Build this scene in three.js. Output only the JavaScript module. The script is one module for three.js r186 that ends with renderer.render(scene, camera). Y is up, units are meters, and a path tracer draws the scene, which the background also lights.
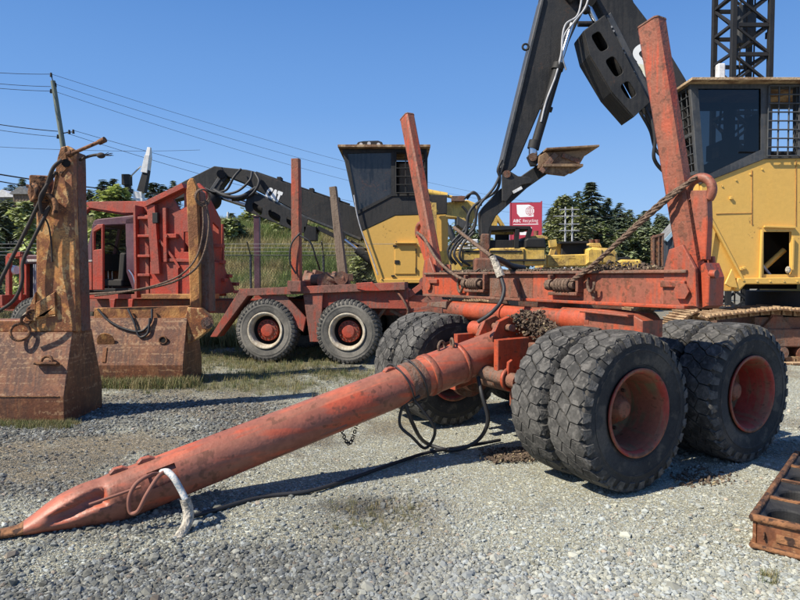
import * as THREE from 'three';
import { mergeGeometries } from 'three/addons/utils/BufferGeometryUtils.js';
import { RoundedBoxGeometry } from 'three/addons/geometries/RoundedBoxGeometry.js';

// ------------------------------------------------------------------ camera, sky, sun, exposure
const F = 601, PIT = Math.atan(23 / 601), CH = 1.6;
const scene = new THREE.Scene();
const camera = new THREE.PerspectiveCamera(53.05, 4 / 3, 0.1, 3000);
camera.position.set(0, CH, 0);
camera.rotation.set(-PIT, 0, 0);
const renderer = new THREE.WebGLRenderer({ antialias: true });
renderer.toneMapping = THREE.LinearToneMapping;
renderer.toneMappingExposure = 1.42;
renderer.shadowMap.enabled = true;
const SUN = new THREE.Vector3(-0.613, 0.731, 0.299).normalize();
{
  const W = 512, H = 256, data = new Float32Array(W * H * 4);
  const stops = [[0, .33, .49, .68], [7, .215, .375, .635], [15, .125, .27, .56], [26, .068, .182, .45], [50, .034, .112, .33], [90, .02, .075, .25]];
  for (let y = 0; y < H; y++) {
    const el = -90 + 180 * (y + .5) / H, e = Math.max(0, el);
    let k = 0; while (k < stops.length - 2 && e > stops[k + 1][0]) k++;
    const a = stops[k], b = stops[k + 1], t = (e - a[0]) / (b[0] - a[0]);
    for (let x = 0; x < W; x++) {
      const az = (x + .5) / W * Math.PI * 2 - Math.PI, ce = Math.cos(el * Math.PI / 180);
      const d = new THREE.Vector3(Math.cos(az) * ce, Math.sin(el * Math.PI / 180), Math.sin(az) * ce);
      const c = Math.max(0, d.dot(SUN)), g = .12 * Math.pow(c, 6) + .5 * Math.pow(c, 60);
      const o = (y * W + x) * 4;
      for (let i = 0; i < 3; i++) data[o + i] = el < -1 ? [.22, .21, .19][i] : a[i + 1] + (b[i + 1] - a[i + 1]) * t + g;
      data[o + 3] = 1;
    }
  }
  const t = new THREE.DataTexture(data, W, H, THREE.RGBAFormat, THREE.FloatType);
  t.mapping = THREE.EquirectangularReflectionMapping; t.magFilter = THREE.LinearFilter; t.needsUpdate = true;
  scene.background = t; scene.environment = t;
}
const sun = new THREE.DirectionalLight(new THREE.Color().setRGB(1, .925, .79), 5);
sun.position.copy(SUN).multiplyScalar(60); sun.castShadow = true;
sun.shadow.mapSize.set(4096, 4096);
Object.assign(sun.shadow.camera, { left: -30, right: 30, top: 30, bottom: -30, near: 1, far: 160 });
scene.add(sun); scene.add(sun.target);

// ------------------------------------------------------------------ random, noise
function rng(seed) { let s = seed | 0; return () => { s = (s + 0x6d2b79f5) | 0; let t = Math.imul(s ^ (s >>> 15), 1 | s); t = (t + Math.imul(t ^ (t >>> 7), 61 | t)) ^ t; return ((t ^ (t >>> 14)) >>> 0) / 4294967296; }; }
const R0 = rng(77);
const rr = (a, b, r = R0) => a + (b - a) * r();
const clamp = (x, a = 0, b = 1) => Math.min(b, Math.max(a, x));
const sst = (a, b, x) => { const t = clamp((x - a) / (b - a)); return t * t * (3 - 2 * t); };
const mix = (a, b, t) => a + (b - a) * t;
const NS = 512;
function layer(fx, fy, oct, seed) {               // tileable fractal value noise, NS x NS
  const out = new Float32Array(NS * NS); let amp = 1, tot = 0;
  for (let o = 0; o < oct; o++) {
    const r = rng(seed + o * 101), g = new Float32Array(fx * fy); for (let i = 0; i < g.length; i++) g[i] = r();
    for (let y = 0; y < NS; y++) {
      const v = y / NS * fy, y0 = Math.floor(v), ty = v - y0, sy = ty * ty * (3 - 2 * ty), ya = (y0 % fy) * fx, yb = ((y0 + 1) % fy) * fx;
      for (let x = 0; x < NS; x++) {
        const u = x / NS * fx, x0 = Math.floor(u), tx = u - x0, sx = tx * tx * (3 - 2 * tx), xa = x0 % fx, xb = (x0 + 1) % fx;
        out[y * NS + x] += amp * mix(mix(g[ya + xa], g[ya + xb], sx), mix(g[yb + xa], g[yb + xb], sx), sy);
      }
    }
    tot += amp; amp *= .55; fx *= 2; fy *= 2; if (fx > 512 || fy > 512) break;
  }
  for (let i = 0; i < out.length; i++) out[i] = clamp((out[i] / tot - .5) * 1.9 + .5);
  return out;
}
const SW = layer(26, 9, 4, 15), N1 = layer(4, 4, 6, 1), N2 = layer(12, 12, 5, 2), N3 = layer(64, 64, 3, 3), N4 = layer(5, 5, 6, 4), SV = layer(60, 4, 3, 5), SH = layer(4, 60, 3, 6), N5 = layer(24, 24, 4, 7);
const CR = new Float32Array(NS * NS);              // cracked-paint cells: 1 on a crack
{
  const n = 22, r = rng(9), px = []; for (let i = 0; i < n * n; i++) px.push([r(), r()]);
  for (let y = 0; y < NS; y++) for (let x = 0; x < NS; x++) {
    const wx = x + (N2[y * NS + x] - .5) * 26, wy = y + (N4[y * NS + x] - .5) * 26;
    const u = wx / NS * n, v = wy / NS * n, iu = Math.floor(u), iv = Math.floor(v); let a = 9, b = 9;
    for (let j = -1; j < 2; j++) for (let i = -1; i < 2; i++) {
      const p = px[((iv + j + n) % n) * n + (iu + i + n) % n], d = Math.hypot(iu + i + p[0] - u, iv + j + p[1] - v);
      if (d < a) { b = a; a = d; } else if (d < b) b = d;
    }
    CR[y * NS + x] = 1 - sst(.02, .14, b - a);
  }
}
function tex(fn, srgb = true) {                    // fn(i) -> linear rgb
  const d = new Uint8Array(NS * NS * 4);
  const enc = (c) => 255 * (srgb ? (c <= .0031308 ? c * 12.92 : 1.055 * Math.pow(c, 1 / 2.4) - .055) : c);
  for (let i = 0; i < NS * NS; i++) { const c = fn(i); d[i * 4] = enc(clamp(c[0])); d[i * 4 + 1] = enc(clamp(c[1])); d[i * 4 + 2] = enc(clamp(c[2])); d[i * 4 + 3] = 255; }
  const t = new THREE.DataTexture(d, NS, NS); t.wrapS = t.wrapT = THREE.RepeatWrapping; t.magFilter = THREE.LinearFilter;
  if (srgb) t.colorSpace = THREE.SRGBColorSpace; t.needsUpdate = true; return t;
}
const l3 = (a, b, t) => [mix(a[0], b[0], t), mix(a[1], b[1], t), mix(a[2], b[2], t)];
const sh = (i, dx, dy) => { const x = ((i % NS) + dx) & 511, y = ((i >> 9) + dy) & 511; return y * NS + x; };
function std(map, o = {}) { return new THREE.MeshStandardMaterial({ map, roughness: .75, metalness: 0, ...o }); }
function rep(t, s) { t.repeat.set(s, s); return t; }
const bumpFine = tex((i) => { const v = .55 * N2[i] + .45 * N3[i]; return [v, v, v]; }, false); rep(bumpFine, 1.1);
const bumpCrack = tex((i) => { const v = .5 + .3 * N2[i] - .35 * CR[i] + .1 * N3[i]; return [v, v, v]; }, false); rep(bumpCrack, .7);

// paint that has faded, chipped to rust and gathered dirt
function paint(base, fade, rust, dirt, k = {}) {
  const q = { fadeAmt: .6, rustAt: .62, dirtAmt: .5, streak: .3, scale: .7, grain: .26, ...k };
  return rep(tex((i) => {
    const j = sh(i, 190, 77), m = sh(i, 61, 301);
    let c = l3(base, fade, q.fadeAmt * sst(.3, .75, N1[i]) * (.5 + .5 * N2[j]));
    c = l3(c, dirt, q.dirtAmt * sst(.42, .75, N4[j] * .65 + (q.along ? SH : SV)[i] * q.streak + .18 * N2[m]));
    const ru = .7 * sst(q.rustAt - .03, q.rustAt + .14, .26 * N1[m] + .28 * N5[m] + .42 * N3[i] + .3 * (N4[j] - .62));
    c = l3(c, l3(rust, [rust[0] * .45, rust[1] * .42, rust[2] * .42], N3[m]), ru);
    const v = 1 + q.grain * (N3[i] - .5); return [c[0] * v, c[1] * v, c[2] * v];
  }), q.scale);
}
const RUST = [.135, .058, .028], DIRT = [.16, .125, .095];
const M = {};
M.tongue = std(paint([.44, .082, .038], [.48, .16, .09], [.15, .06, .032], [.17, .11, .08], { dirtAmt: .55, rustAt: .64, streak: .5, along: 1, scale: .5 }), { roughness: .5, bumpMap: bumpFine, bumpScale: .0016 });
M.trailerRed = std(paint([.41, .066, .024], [.43, .11, .055], RUST, [.14, .095, .07], { dirtAmt: .55, rustAt: .6 }), { roughness: .55, bumpMap: bumpFine, bumpScale: .002 });
M.bunkRust = std(paint([.2, .075, .045], [.24, .13, .085], RUST, [.15, .11, .085], { dirtAmt: .8, rustAt: .5 }), { roughness: .85, bumpMap: bumpFine, bumpScale: .006 });
M.stake = std(paint([.40, .068, .028], [.36, .10, .05], [.13, .055, .03], [.17, .09, .055], { dirtAmt: .6, rustAt: .57, streak: .6 }), { roughness: .62, bumpMap: bumpFine, bumpScale: .003 });
M.truckRed = std(paint([.40, .042, .018], [.40, .07, .038], [.14, .05, .03], [.16, .09, .07], { dirtAmt: .4, rustAt: .68 }), { roughness: .6, bumpMap: bumpFine, bumpScale: .003 });
M.truckDull = std(paint([.32, .06, .036], [.35, .12, .08], [.12, .055, .04], [.15, .1, .08], { dirtAmt: .7, rustAt: .6 }), { roughness: .8, bumpMap: bumpFine, bumpScale: .003 });
M.maroon = std(paint([.085, .03, .045], [.17, .09, .11], RUST, [.12, .08, .08], { dirtAmt: .35, rustAt: .72 }), { roughness: .45 });
M.paleStripe = std(paint([.6, .57, .53], [.68, .64, .6], RUST, DIRT, { rustAt: .7 }), { roughness: .6 });
M.yellow = std(paint([.70, .41, .09], [.72, .45, .125], [.14, .06, .03], [.6, .38, .1], { dirtAmt: .12, fadeAmt: .2, grain: .06, rustAt: .86, streak: .5, scale: .35 }), { roughness: .5, bumpMap: bumpFine, bumpScale: .0015 });
M.yellowFar = std(paint([.72, .46, .09], [.74, .53, .18], [.14, .06, .03], [.3, .2, .08], { dirtAmt: .5, rustAt: .66, scale: .5 }), { roughness: .6 });
M.black = std(paint([.011, .0115, .013], [.024, .025, .028], [.06, .035, .024], [.038, .035, .032], { dirtAmt: .5, rustAt: .72, streak: .5, scale: .5 }), { roughness: .72, bumpMap: bumpFine, bumpScale: .002 });
M.blackFlat = std(paint([.007, .007, .008], [.015, .015, .016], [.04, .024, .018], [.022, .02, .018], { rustAt: .66, scale: .6 }), { roughness: .7 });
M.frameGrey = std(paint([.035, .04, .047], [.06, .066, .074], [.09, .06, .04], [.1, .095, .09], { rustAt: .75 }), { roughness: .6 });
M.rustBare = std(rep(tex((i) => {
  const j = sh(i, 100, 211); let c = l3([.10, .042, .02], [.25, .115, .05], sst(.25, .75, N1[i] * .6 + N2[j] * .4));
  c = l3(c, [.045, .022, .014], sst(.6, .8, N5[j])); const v = .8 + .4 * N3[i]; return [c[0] * v, c[1] * v, c[2] * v];
}), .8), { roughness: .92, bumpMap: bumpFine, bumpScale: .006 });
M.trackRust = std(rep(tex((i) => {
  const j = sh(i, 40, 11); let c = l3([.25, .155, .085], [.46, .33, .2], sst(.25, .75, N1[i] * .6 + N2[j] * .4)); c = l3(c, [.16, .08, .04], .8 * sst(.55, .75, N4[j])); const v = .8 + .4 * N3[i]; return [c[0] * v, c[1] * v, c[2] * v];
}), .8), { roughness: .95, bumpMap: bumpFine, bumpScale: .008 });
M.footRust = std(rep(tex((i) => {               // rust-red plate, scuffed, with pale scratches and darker weeps
  const j = sh(i, 100, 211), m = sh(i, 7, 400), n = sh(i, 300, 60); let c = l3([.13, .046, .02], [.20, .077, .032], sst(.3, .7, N1[i] * .7 + N3[i] * .3));
  c = l3(c, [.085, .038, .022], .8 * sst(.48, .75, N4[j] * .7 + SV[m] * .3)); c = l3(c, [.33, .17, .08], .45 * sst(.56, .7, N5[m] * .5 + N3[n] * .5) * sst(.46, .66, N1[m]));
  c = l3(c, [.28, .13, .055], .4 * sst(.6, .8, SW[n])); c = l3(c, [.42, .26, .14], .5 * sst(.7, .8, SH[m] * .6 + N3[n] * .4)); const v = .88 + .24 * N3[i]; return [c[0] * v, c[1] * v, c[2] * v];
}), .7), { roughness: .55, bumpMap: bumpFine, bumpScale: .002 });
M.column = std(rep(tex((i) => {                 // orange ochre paint gone to rust
  const j = sh(i, 100, 211), m = sh(i, 7, 400), n = sh(i, 300, 60); let c = l3([.5, .19, .045], [.56, .28, .085], N2[i]);
  c = l3(c, l3([.30, .1, .03], [.17, .06, .024], N2[m]), .95 * sst(.42, .6, N1[j] * .5 + SW[m] * .36 + N3[i] * .16));
  c = l3(c, [.62, .4, .17], .7 * sst(.6, .74, N5[j] * .6 + SW[n] * .4)); c = l3(c, [.09, .036, .018], .3 * sst(.6, .72, N3[n] * .55 + N5[n] * .45));
  const k2 = (((i >> 9) * 2) & 511) * NS + ((i * 2) & 511); c = l3(c, [.075, .03, .016], .85 * CR[k2] * sst(.4, .58, N4[m] * .6 + N2[j] * .4)); const v = .86 + .28 * N3[i]; return [c[0] * v, c[1] * v, c[2] * v];
}), .75), { roughness: .55, bumpMap: bumpFine, bumpScale: .0022 });
M.ochre = std(rep(tex((i) => {
  const j = sh(i, 10, 21), m = sh(i, 77, 300); let c = l3([.4, .165, .045], [.48, .24, .075], N2[i]); c = l3(c, [.17, .062, .026], .85 * sst(.42, .64, N1[j] * .55 + SW[m] * .3 + N3[i] * .15)); const v = .82 + .36 * N3[i]; return [c[0] * v, c[1] * v, c[2] * v];
}), .7), { roughness: .75, bumpMap: bumpFine, bumpScale: .005 });
M.tread = std(rep(tex((i) => { const j = sh(i, 33, 90); let c = l3([.04, .0385, .036], [.10, .095, .087], sst(.25, .8, N1[i] * .5 + N2[j] * .5)); c = l3(c, [.22, .205, .185], .3 * sst(.62, .85, N5[i])); const v = .8 + .4 * N3[i]; return [c[0] * v, c[1] * v, c[2] * v]; }), 1.2), { roughness: .95, bumpMap: bumpFine, bumpScale: .004 });
M.sidewall = std(rep(tex((i) => { const j = sh(i, 33, 90); let c = l3([.02, .02, .0205], [.042, .041, .039], sst(.2, .9, N1[i] * .5 + N4[j] * .5)); c = l3(c, [.13, .108, .08], .5 * sst(.5, .85, N2[j] * .6 + N1[i] * .4)); const v = .85 + .3 * N3[i]; return [c[0] * v, c[1] * v, c[2] * v]; }), 1.2), { roughness: .85, bumpMap: bumpFine, bumpScale: .002 });
M.sidewallDusty = std(rep(tex((i) => { const j = sh(i, 33, 90); let c = l3([.10, .095, .085], [.20, .185, .16], sst(.25, .8, N1[i] * .5 + N4[j] * .5)); const v = .85 + .3 * N3[i]; return [c[0] * v, c[1] * v, c[2] * v]; }), 1.2), { roughness: .95 });
M.rimRed = std(paint([.36, .04, .026], [.4, .09, .06], RUST, [.2, .14, .07], { dirtAmt: .6, rustAt: .62 }), { roughness: .7 });
M.rimDirt = std(paint([.13, .09, .045], [.19, .14, .07], RUST, [.34, .06, .04], { dirtAmt: .55, rustAt: .66 }), { roughness: .9 });
M.rimWhite = std(paint([.5, .45, .35], [.6, .55, .46], RUST, [.3, .22, .14], { dirtAmt: .55, rustAt: .66, scale: 1.2 }), { roughness: .65 });
M.hose = new THREE.MeshStandardMaterial({ color: new THREE.Color().setRGB(.022, .022, .024), roughness: .6 });
M.redHose = new THREE.MeshStandardMaterial({ color: new THREE.Color().setRGB(.24, .1, .07), roughness: .8 });
M.wire = std(rep(tex((i) => { const c = l3([.075, .045, .03], [.19, .125, .085], N5[i]); const v = .6 + .8 * N3[i]; return [c[0] * v, c[1] * v, c[2] * v]; }), 3), { roughness: .85, bumpMap: bumpFine, bumpScale: .006 });
M.wireDark = new THREE.MeshStandardMaterial({ color: new THREE.Color().setRGB(.04, .03, .024), roughness: .8 });
M.chrome = new THREE.MeshStandardMaterial({ color: new THREE.Color().setRGB(.6, .6, .62), roughness: .25, metalness: 1 });
M.galv = std(rep(tex((i) => { const v = .3 + .2 * N2[i]; return [v, v, v * 1.03]; }), 1), { roughness: .6 });
M.fraying = std(rep(tex((i) => { const c = l3([.5, .45, .37], [.3, .27, .22], sst(.4, .7, N2[i])); const v = .7 + .5 * N3[i]; return [c[0] * v, c[1] * v, c[2] * v]; }), 4), { roughness: 1, bumpMap: bumpFine, bumpScale: .012 });
M.whiteMetal = std(paint([.72, .72, .71], [.78, .78, .77], RUST, [.5, .47, .43], { rustAt: .8 }), { roughness: .5 });
M.glassDark = new THREE.MeshPhysicalMaterial({ color: new THREE.Color().setRGB(.30, .31, .31), transmission: 1, roughness: .07, thickness: 0, ior: 1.5 });
M.lamp = new THREE.MeshPhysicalMaterial({ color: new THREE.Color().setRGB(.85, .87, .88), roughness: .15, clearcoat: 1 });
M.void = new THREE.MeshStandardMaterial({ color: new THREE.Color().setRGB(.012, .011, .01), roughness: .95 });
M.seat = new THREE.MeshStandardMaterial({ color: new THREE.Color().setRGB(.03, .027, .025), roughness: .85 });
M.wood = std(rep(tex((i) => { const c = l3([.12, .085, .06], [.26, .2, .15], SV[i] * .7 + N3[i] * .3); return c; }), 1.4), { roughness: .95, bumpMap: bumpFine, bumpScale: .006 });
M.blueWall = std(rep(tex((i) => { const c = l3([.25, .4, .5], [.32, .46, .55], N1[i]); return c; }), .1), { roughness: .7 });
M.shedDark = std(paint([.045, .055, .07], [.085, .1, .12], [.09, .05, .03], [.06, .055, .05], { rustAt: .7, scale: .25 }), { roughness: .75 });
M.roofGrey = std(rep(tex((i) => { const v = .14 + .1 * N2[i]; return [v, v, v]; }), .3), { roughness: .9 });
M.wallPale = std(rep(tex((i) => { const v = .5 + .1 * N2[i]; return [v, v * .96, v * .9]; }), .3), { roughness: .9 });
M.pole = std(rep(tex((i) => { const c = l3([.12, .15, .13], [.22, .24, .2], SV[i]); return c; }), .5), { roughness: .9 });
M.bark = std(rep(tex((i) => { const c = l3([.05, .035, .025], [.14, .1, .075], SV[i]); return c; }), .5), { roughness: 1 });

// ------------------------------------------------------------------ things, parts and pixels
const V = (x, y, z) => new THREE.Vector3(x, y, z);
const used = {};
function numbered(n) { const k = used[n] = (used[n] ?? -1) + 1; return k ? n + '_' + String(k).padStart(3, '0') : n; }
function tag(o, label, category, group) { o.userData = { label, category }; if (group) o.userData.group = group; return o; }
function thing(name, label, category, [x, y, z] = [0, 0, 0], turn = 0, group) {
  const o = new THREE.Group(); o.name = numbered(name); o.position.set(x, y, z); o.rotation.y = turn; scene.add(o); o.updateMatrixWorld(true);
  return tag(o, label, category, group);
}
function sub(name, parent, x = 0, y = 0, z = 0) { const o = new THREE.Group(); o.name = name; o.position.set(x, y, z); parent.add(o); return o; }
function PZ(px, py, Z) { const u = (px - 400) / F, v = (py - 300) / F, k = Z / (Math.cos(PIT) - v * Math.sin(PIT)); return V(u * k, CH - k * (Math.sin(PIT) + v * Math.cos(PIT)), -Z); }
function GP(px, py, h = 0) { const u = (px - 400) / F, v = (py - 300) / F, k = (CH - h) / (Math.sin(PIT) + v * Math.cos(PIT)); return V(u * k, h, -k * (Math.cos(PIT) - v * Math.sin(PIT))); }
// where the ray of a photo pixel meets the plane z = w (or x = w) of a thing
function onZ(g, w) { return (px, py) => { const a = g.worldToLocal(V(0, CH, 0)), b = g.worldToLocal(PZ(px, py, 10)).sub(a), t = (w - a.z) / b.z; return [a.x + b.x * t, a.y + b.y * t]; }; }
function onX(g, w) { return (px, py) => { const a = g.worldToLocal(V(0, CH, 0)), b = g.worldToLocal(PZ(px, py, 10)).sub(a), t = (w - a.x) / b.x; return [a.z + b.z * t, a.y + b.y * t]; }; }
const L = (g, px, py, Z) => g.worldToLocal(PZ(px, py, Z));
const A = (v) => [v.x, v.y, v.z];
const q0 = new THREE.Quaternion(), UPY = V(0, 1, 0);
let uvSeed = rng(5);
function boxUV(g) {
  const p = g.attributes.position, uv = new Float32Array(p.count * 2), a = V(), b = V(), c = V(), n = V();
  const ou = uvSeed() * 7, ov = uvSeed() * 7;
  for (let i = 0; i < p.count; i += 3) {
    a.fromBufferAttribute(p, i); b.fromBufferAttribute(p, i + 1); c.fromBufferAttribute(p, i + 2);
    n.copy(b).sub(a).cross(c.clone().sub(a)); const x = Math.abs(n.x), y = Math.abs(n.y), z = Math.abs(n.z);
    [a, b, c].forEach((q, k) => { const s = (i + k) * 2; if (z >= x && z >= y) { uv[s] = q.x; uv[s + 1] = q.y; } else if (x >= y) { uv[s] = q.z; uv[s + 1] = q.y; } else { uv[s] = q.x; uv[s + 1] = q.z; } uv[s] += ou; uv[s + 1] += ov; });
  }
  g.setAttribute('uv', new THREE.BufferAttribute(uv, 2)); return g;
}
class B {
  constructor() { this.g = []; }
  add(g, m) { g = g.index ? g.toNonIndexed() : g; for (const k of Object.keys(g.attributes)) if (k !== 'position' && k !== 'normal') g.deleteAttribute(k); if (m) g.applyMatrix4(m); g.morphAttributes = {}; this.g.push(g); return this; }
  box(cx, cy, cz, w, h, d, rx = 0, ry = 0, rz = 0, r = .008) {
    r = Math.min(r, w * .3, h * .3, d * .3);
    const g = r < .0015 ? new THREE.BoxGeometry(w, h, d) : new RoundedBoxGeometry(w, h, d, 1, r);
    return this.add(g, new THREE.Matrix4().compose(V(cx, cy, cz), new THREE.Quaternion().setFromEuler(new THREE.Euler(rx, ry, rz)), V(1, 1, 1)));
  }
  cyl(a, b, r1, r2 = r1, seg = 16, open = false) {
    a = V(...a); b = V(...b); const d = b.clone().sub(a), l = d.length(); d.normalize();
    return this.add(new THREE.CylinderGeometry(r2, r1, l, seg, 1, open), new THREE.Matrix4().compose(a.add(b).multiplyScalar(.5), new THREE.Quaternion().setFromUnitVectors(UPY, d), V(1, 1, 1)));
  }
  bar(a, b, w, h, up = [0, 1, 0], r = .006) {      // rectangular section: w across, h along up
    a = V(...a); b = V(...b); const x = b.clone().sub(a), l = x.length(); x.normalize(); const z = x.clone().cross(V(...up)).normalize(), y = z.clone().cross(x);
    const m = new THREE.Matrix4().makeBasis(x, y, z).setPosition(a.add(b).multiplyScalar(.5));
    r = Math.min(r, w * .3, h * .3);
    return this.add(r < .0015 ? new THREE.BoxGeometry(l, h, w) : new RoundedBoxGeometry(l, h, w, 1, r), m);
  }
  taper(a, b, wa, ha, wb, hb, up = [0, 1, 0], ch = .012) {        // tapered bar with chamfered long edges
    a = V(...a); b = V(...b); const x = b.clone().sub(a).normalize(), z = x.clone().cross(V(...up)).normalize(), y = z.clone().cross(x), pos = [];
    const ring = (c, w, h) => [[w / 2 - ch, h / 2], [w / 2, h / 2 - ch], [w / 2, -h / 2 + ch], [w / 2 - ch, -h / 2], [-w / 2 + ch, -h / 2], [-w / 2, -h / 2 + ch], [-w / 2, h / 2 - ch], [-w / 2 + ch, h / 2]].map(([p, q]) => c.clone().addScaledVector(z, p).addScaledVector(y, q));
    const r1 = ring(a, wa, ha), r2 = ring(b, wb, hb), tri = (p, q, s) => pos.push(...A(p), ...A(q), ...A(s));
    for (let i = 0; i < 8; i++) { const j = (i + 1) % 8; tri(r1[i], r2[i], r2[j]); tri(r1[i], r2[j], r1[j]); }
    for (let i = 1; i < 7; i++) { tri(r1[0], r1[i], r1[i + 1]); tri(r2[0], r2[i + 1], r2[i]); }
    const g = new THREE.BufferGeometry(); g.setAttribute('position', new THREE.Float32BufferAttribute(pos, 3)); g.computeVertexNormals(); return this.add(g);
  }
  tube(pts, r, seg = 40, rs = 8, closed = false) { return this.add(new THREE.TubeGeometry(new THREE.CatmullRomCurve3(pts.map((p) => p.isVector3 ? p : V(...p)), closed, 'centripetal'), seg, r, rs, closed)); }
  torus(c, r, t, rx = 0, ry = 0, arc = Math.PI * 2, rz = 0) { return this.add(new THREE.TorusGeometry(r, t, 8, 28, arc), new THREE.Matrix4().compose(V(...c), new THREE.Quaternion().setFromEuler(new THREE.Euler(rx, ry, rz)), V(1, 1, 1))); }
  sph(c, r, sx = 1, sy = 1, sz = 1) { return this.add(new THREE.SphereGeometry(r, 14, 10), new THREE.Matrix4().compose(V(...c), q0, V(sx, sy, sz))); }
  // polygon of [x, y] in the plane z = w, thickness T towards dir (+1 / -1 along z)
  poly(pts, w, T, dir = -1, holes = [], bev = .006) {
    const s = new THREE.Shape(pts.map((p) => new THREE.Vector2(...p)));
    for (const h of holes) s.holes.push(new THREE.Path(h.map((p) => new THREE.Vector2(...p))));
    bev = Math.min(bev, T * .25);
    const g = new THREE.ExtrudeGeometry(s, { depth: T - 2 * bev, bevelEnabled: true, bevelThickness: bev, bevelSize: bev, bevelOffset: -bev, bevelSegments: 1, curveSegments: 6 });
    g.translate(0, 0, dir < 0 ? w - T + bev : w + bev); return this.add(g);
  }
  polyX(pts, w, T, dir = -1, holes = []) {         // the same for [z, y] in the plane x = w
    const n = this.g.length; this.poly(pts.map(([z, y]) => [-z, y]), 0, T, dir, holes.map((h) => h.map(([z, y]) => [-z, y])));
    const g = this.g[n]; g.rotateY(Math.PI / 2); g.translate(w, 0, 0); return this;
  }
  geo() { return boxUV(mergeGeometries(this.g, false)); }
  build(name, mat, parent) { const m = new THREE.Mesh(this.geo(), mat); m.name = name; m.castShadow = m.receiveShadow = true; (parent ?? scene).add(m); return m; }
}
const mesh = (geo, mat, name, parent) => { const m = new THREE.Mesh(geo, mat); m.name = name; m.castShadow = m.receiveShadow = true; parent.add(m); return m; };
const lathe = (prof, seg = 48) => { const g = new THREE.LatheGeometry(prof.map((p) => new THREE.Vector2(...p)), seg); g.rotateX(Math.PI / 2); return g; };   // profile [r, z]
const circle = (cx, cy, rx, ry = rx, n = 16) => Array.from({ length: n }, (_, i) => [cx + rx * Math.cos(i / n * 6.2832), cy + ry * Math.sin(i / n * 6.2832)]);
const rrect = (x0, y0, x1, y1, r) => { const o = []; for (const [cx, cy, a] of [[x1 - r, y1 - r, 0], [x0 + r, y1 - r, 1], [x0 + r, y0 + r, 2], [x1 - r, y0 + r, 3]]) for (let k = 0; k < 4; k++) { const t = (a + k / 3) * Math.PI / 2; o.push([cx + r * Math.cos(t), cy + r * Math.sin(t)]); } return o; };
// ------------------------------------------------------------------ ground
const vn = (() => { const r = rng(41), g = new Float32Array(65536); for (let i = 0; i < 65536; i++) g[i] = r(); return (x, y) => { const x0 = Math.floor(x), y0 = Math.floor(y), a = x - x0, b = y - y0, s = a * a * (3 - 2 * a), t = b * b * (3 - 2 * b), h = (i, j) => g[((j & 255) << 8) | (i & 255)]; return mix(mix(h(x0, y0), h(x0 + 1, y0), s), mix(h(x0, y0 + 1), h(x0 + 1, y0 + 1), s), t); }; })();
const fb = (x, y) => .5 * vn(x, y) + .28 * vn(x * 2.1 + 9, y * 2.1) + .15 * vn(x * 4.3, y * 4.3 + 5) + .07 * vn(x * 9, y * 9);
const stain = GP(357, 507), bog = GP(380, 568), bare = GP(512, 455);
// how coarse (0..1) and how grassy (0..1) the yard is at x, d metres ahead
function coarse(x, d) { if (Math.hypot(x + 2.9, (d - 5.3) * 1.4) < 1.1 * fb(x * 3, d * 3) + .35) return .08; const near = sst(3.75, 2.9, d + .12 * x) * .95, left = .9 * sst(-.6, -2.2, x + .5 * (fb(x * .6 + 7, d * .6) - .5)) * sst(8.6, 6.4, d); return clamp(Math.max(near, left, .1) * (.25 + 1.5 * sst(.3, .68, fb(x * 1.1 + 3, d * 1.1))) + .5 * (fb(x * .5, d * .5 + 40) - .5)); }
function grassy(x, d) { return clamp(sst(7.9, 9.2, d + .8 * (fb(x * .8, d * .8) - .5)) * sst(2.5, -.5, x - (d - 9) * .5) * (.25 + 1.3 * sst(.38, .62, fb(x * 1.3, d * 1.3 + 70)))); }
function gh(x, d) { const far = sst(26, 34, d); return .05 * (fb(x * .7, d * .7) - .5) * sst(1.5, 4, d) + .012 * (vn(x * 5, d * 5) - .5) + far * .2; }
function hillH(x, d) {                             // weedy bank behind the fence, on the left
  const lx = sst(4, -3, x - (d - 20) * .05); let h = 5.1 * sst(19, 44, d + 2.5 * (fb(x * .2, d * .2) - .5)) * lx;
  return h + .5 * (fb(x * .45, d * .45) - .5) * sst(20, 26, d) * lx - .05;
}
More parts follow.
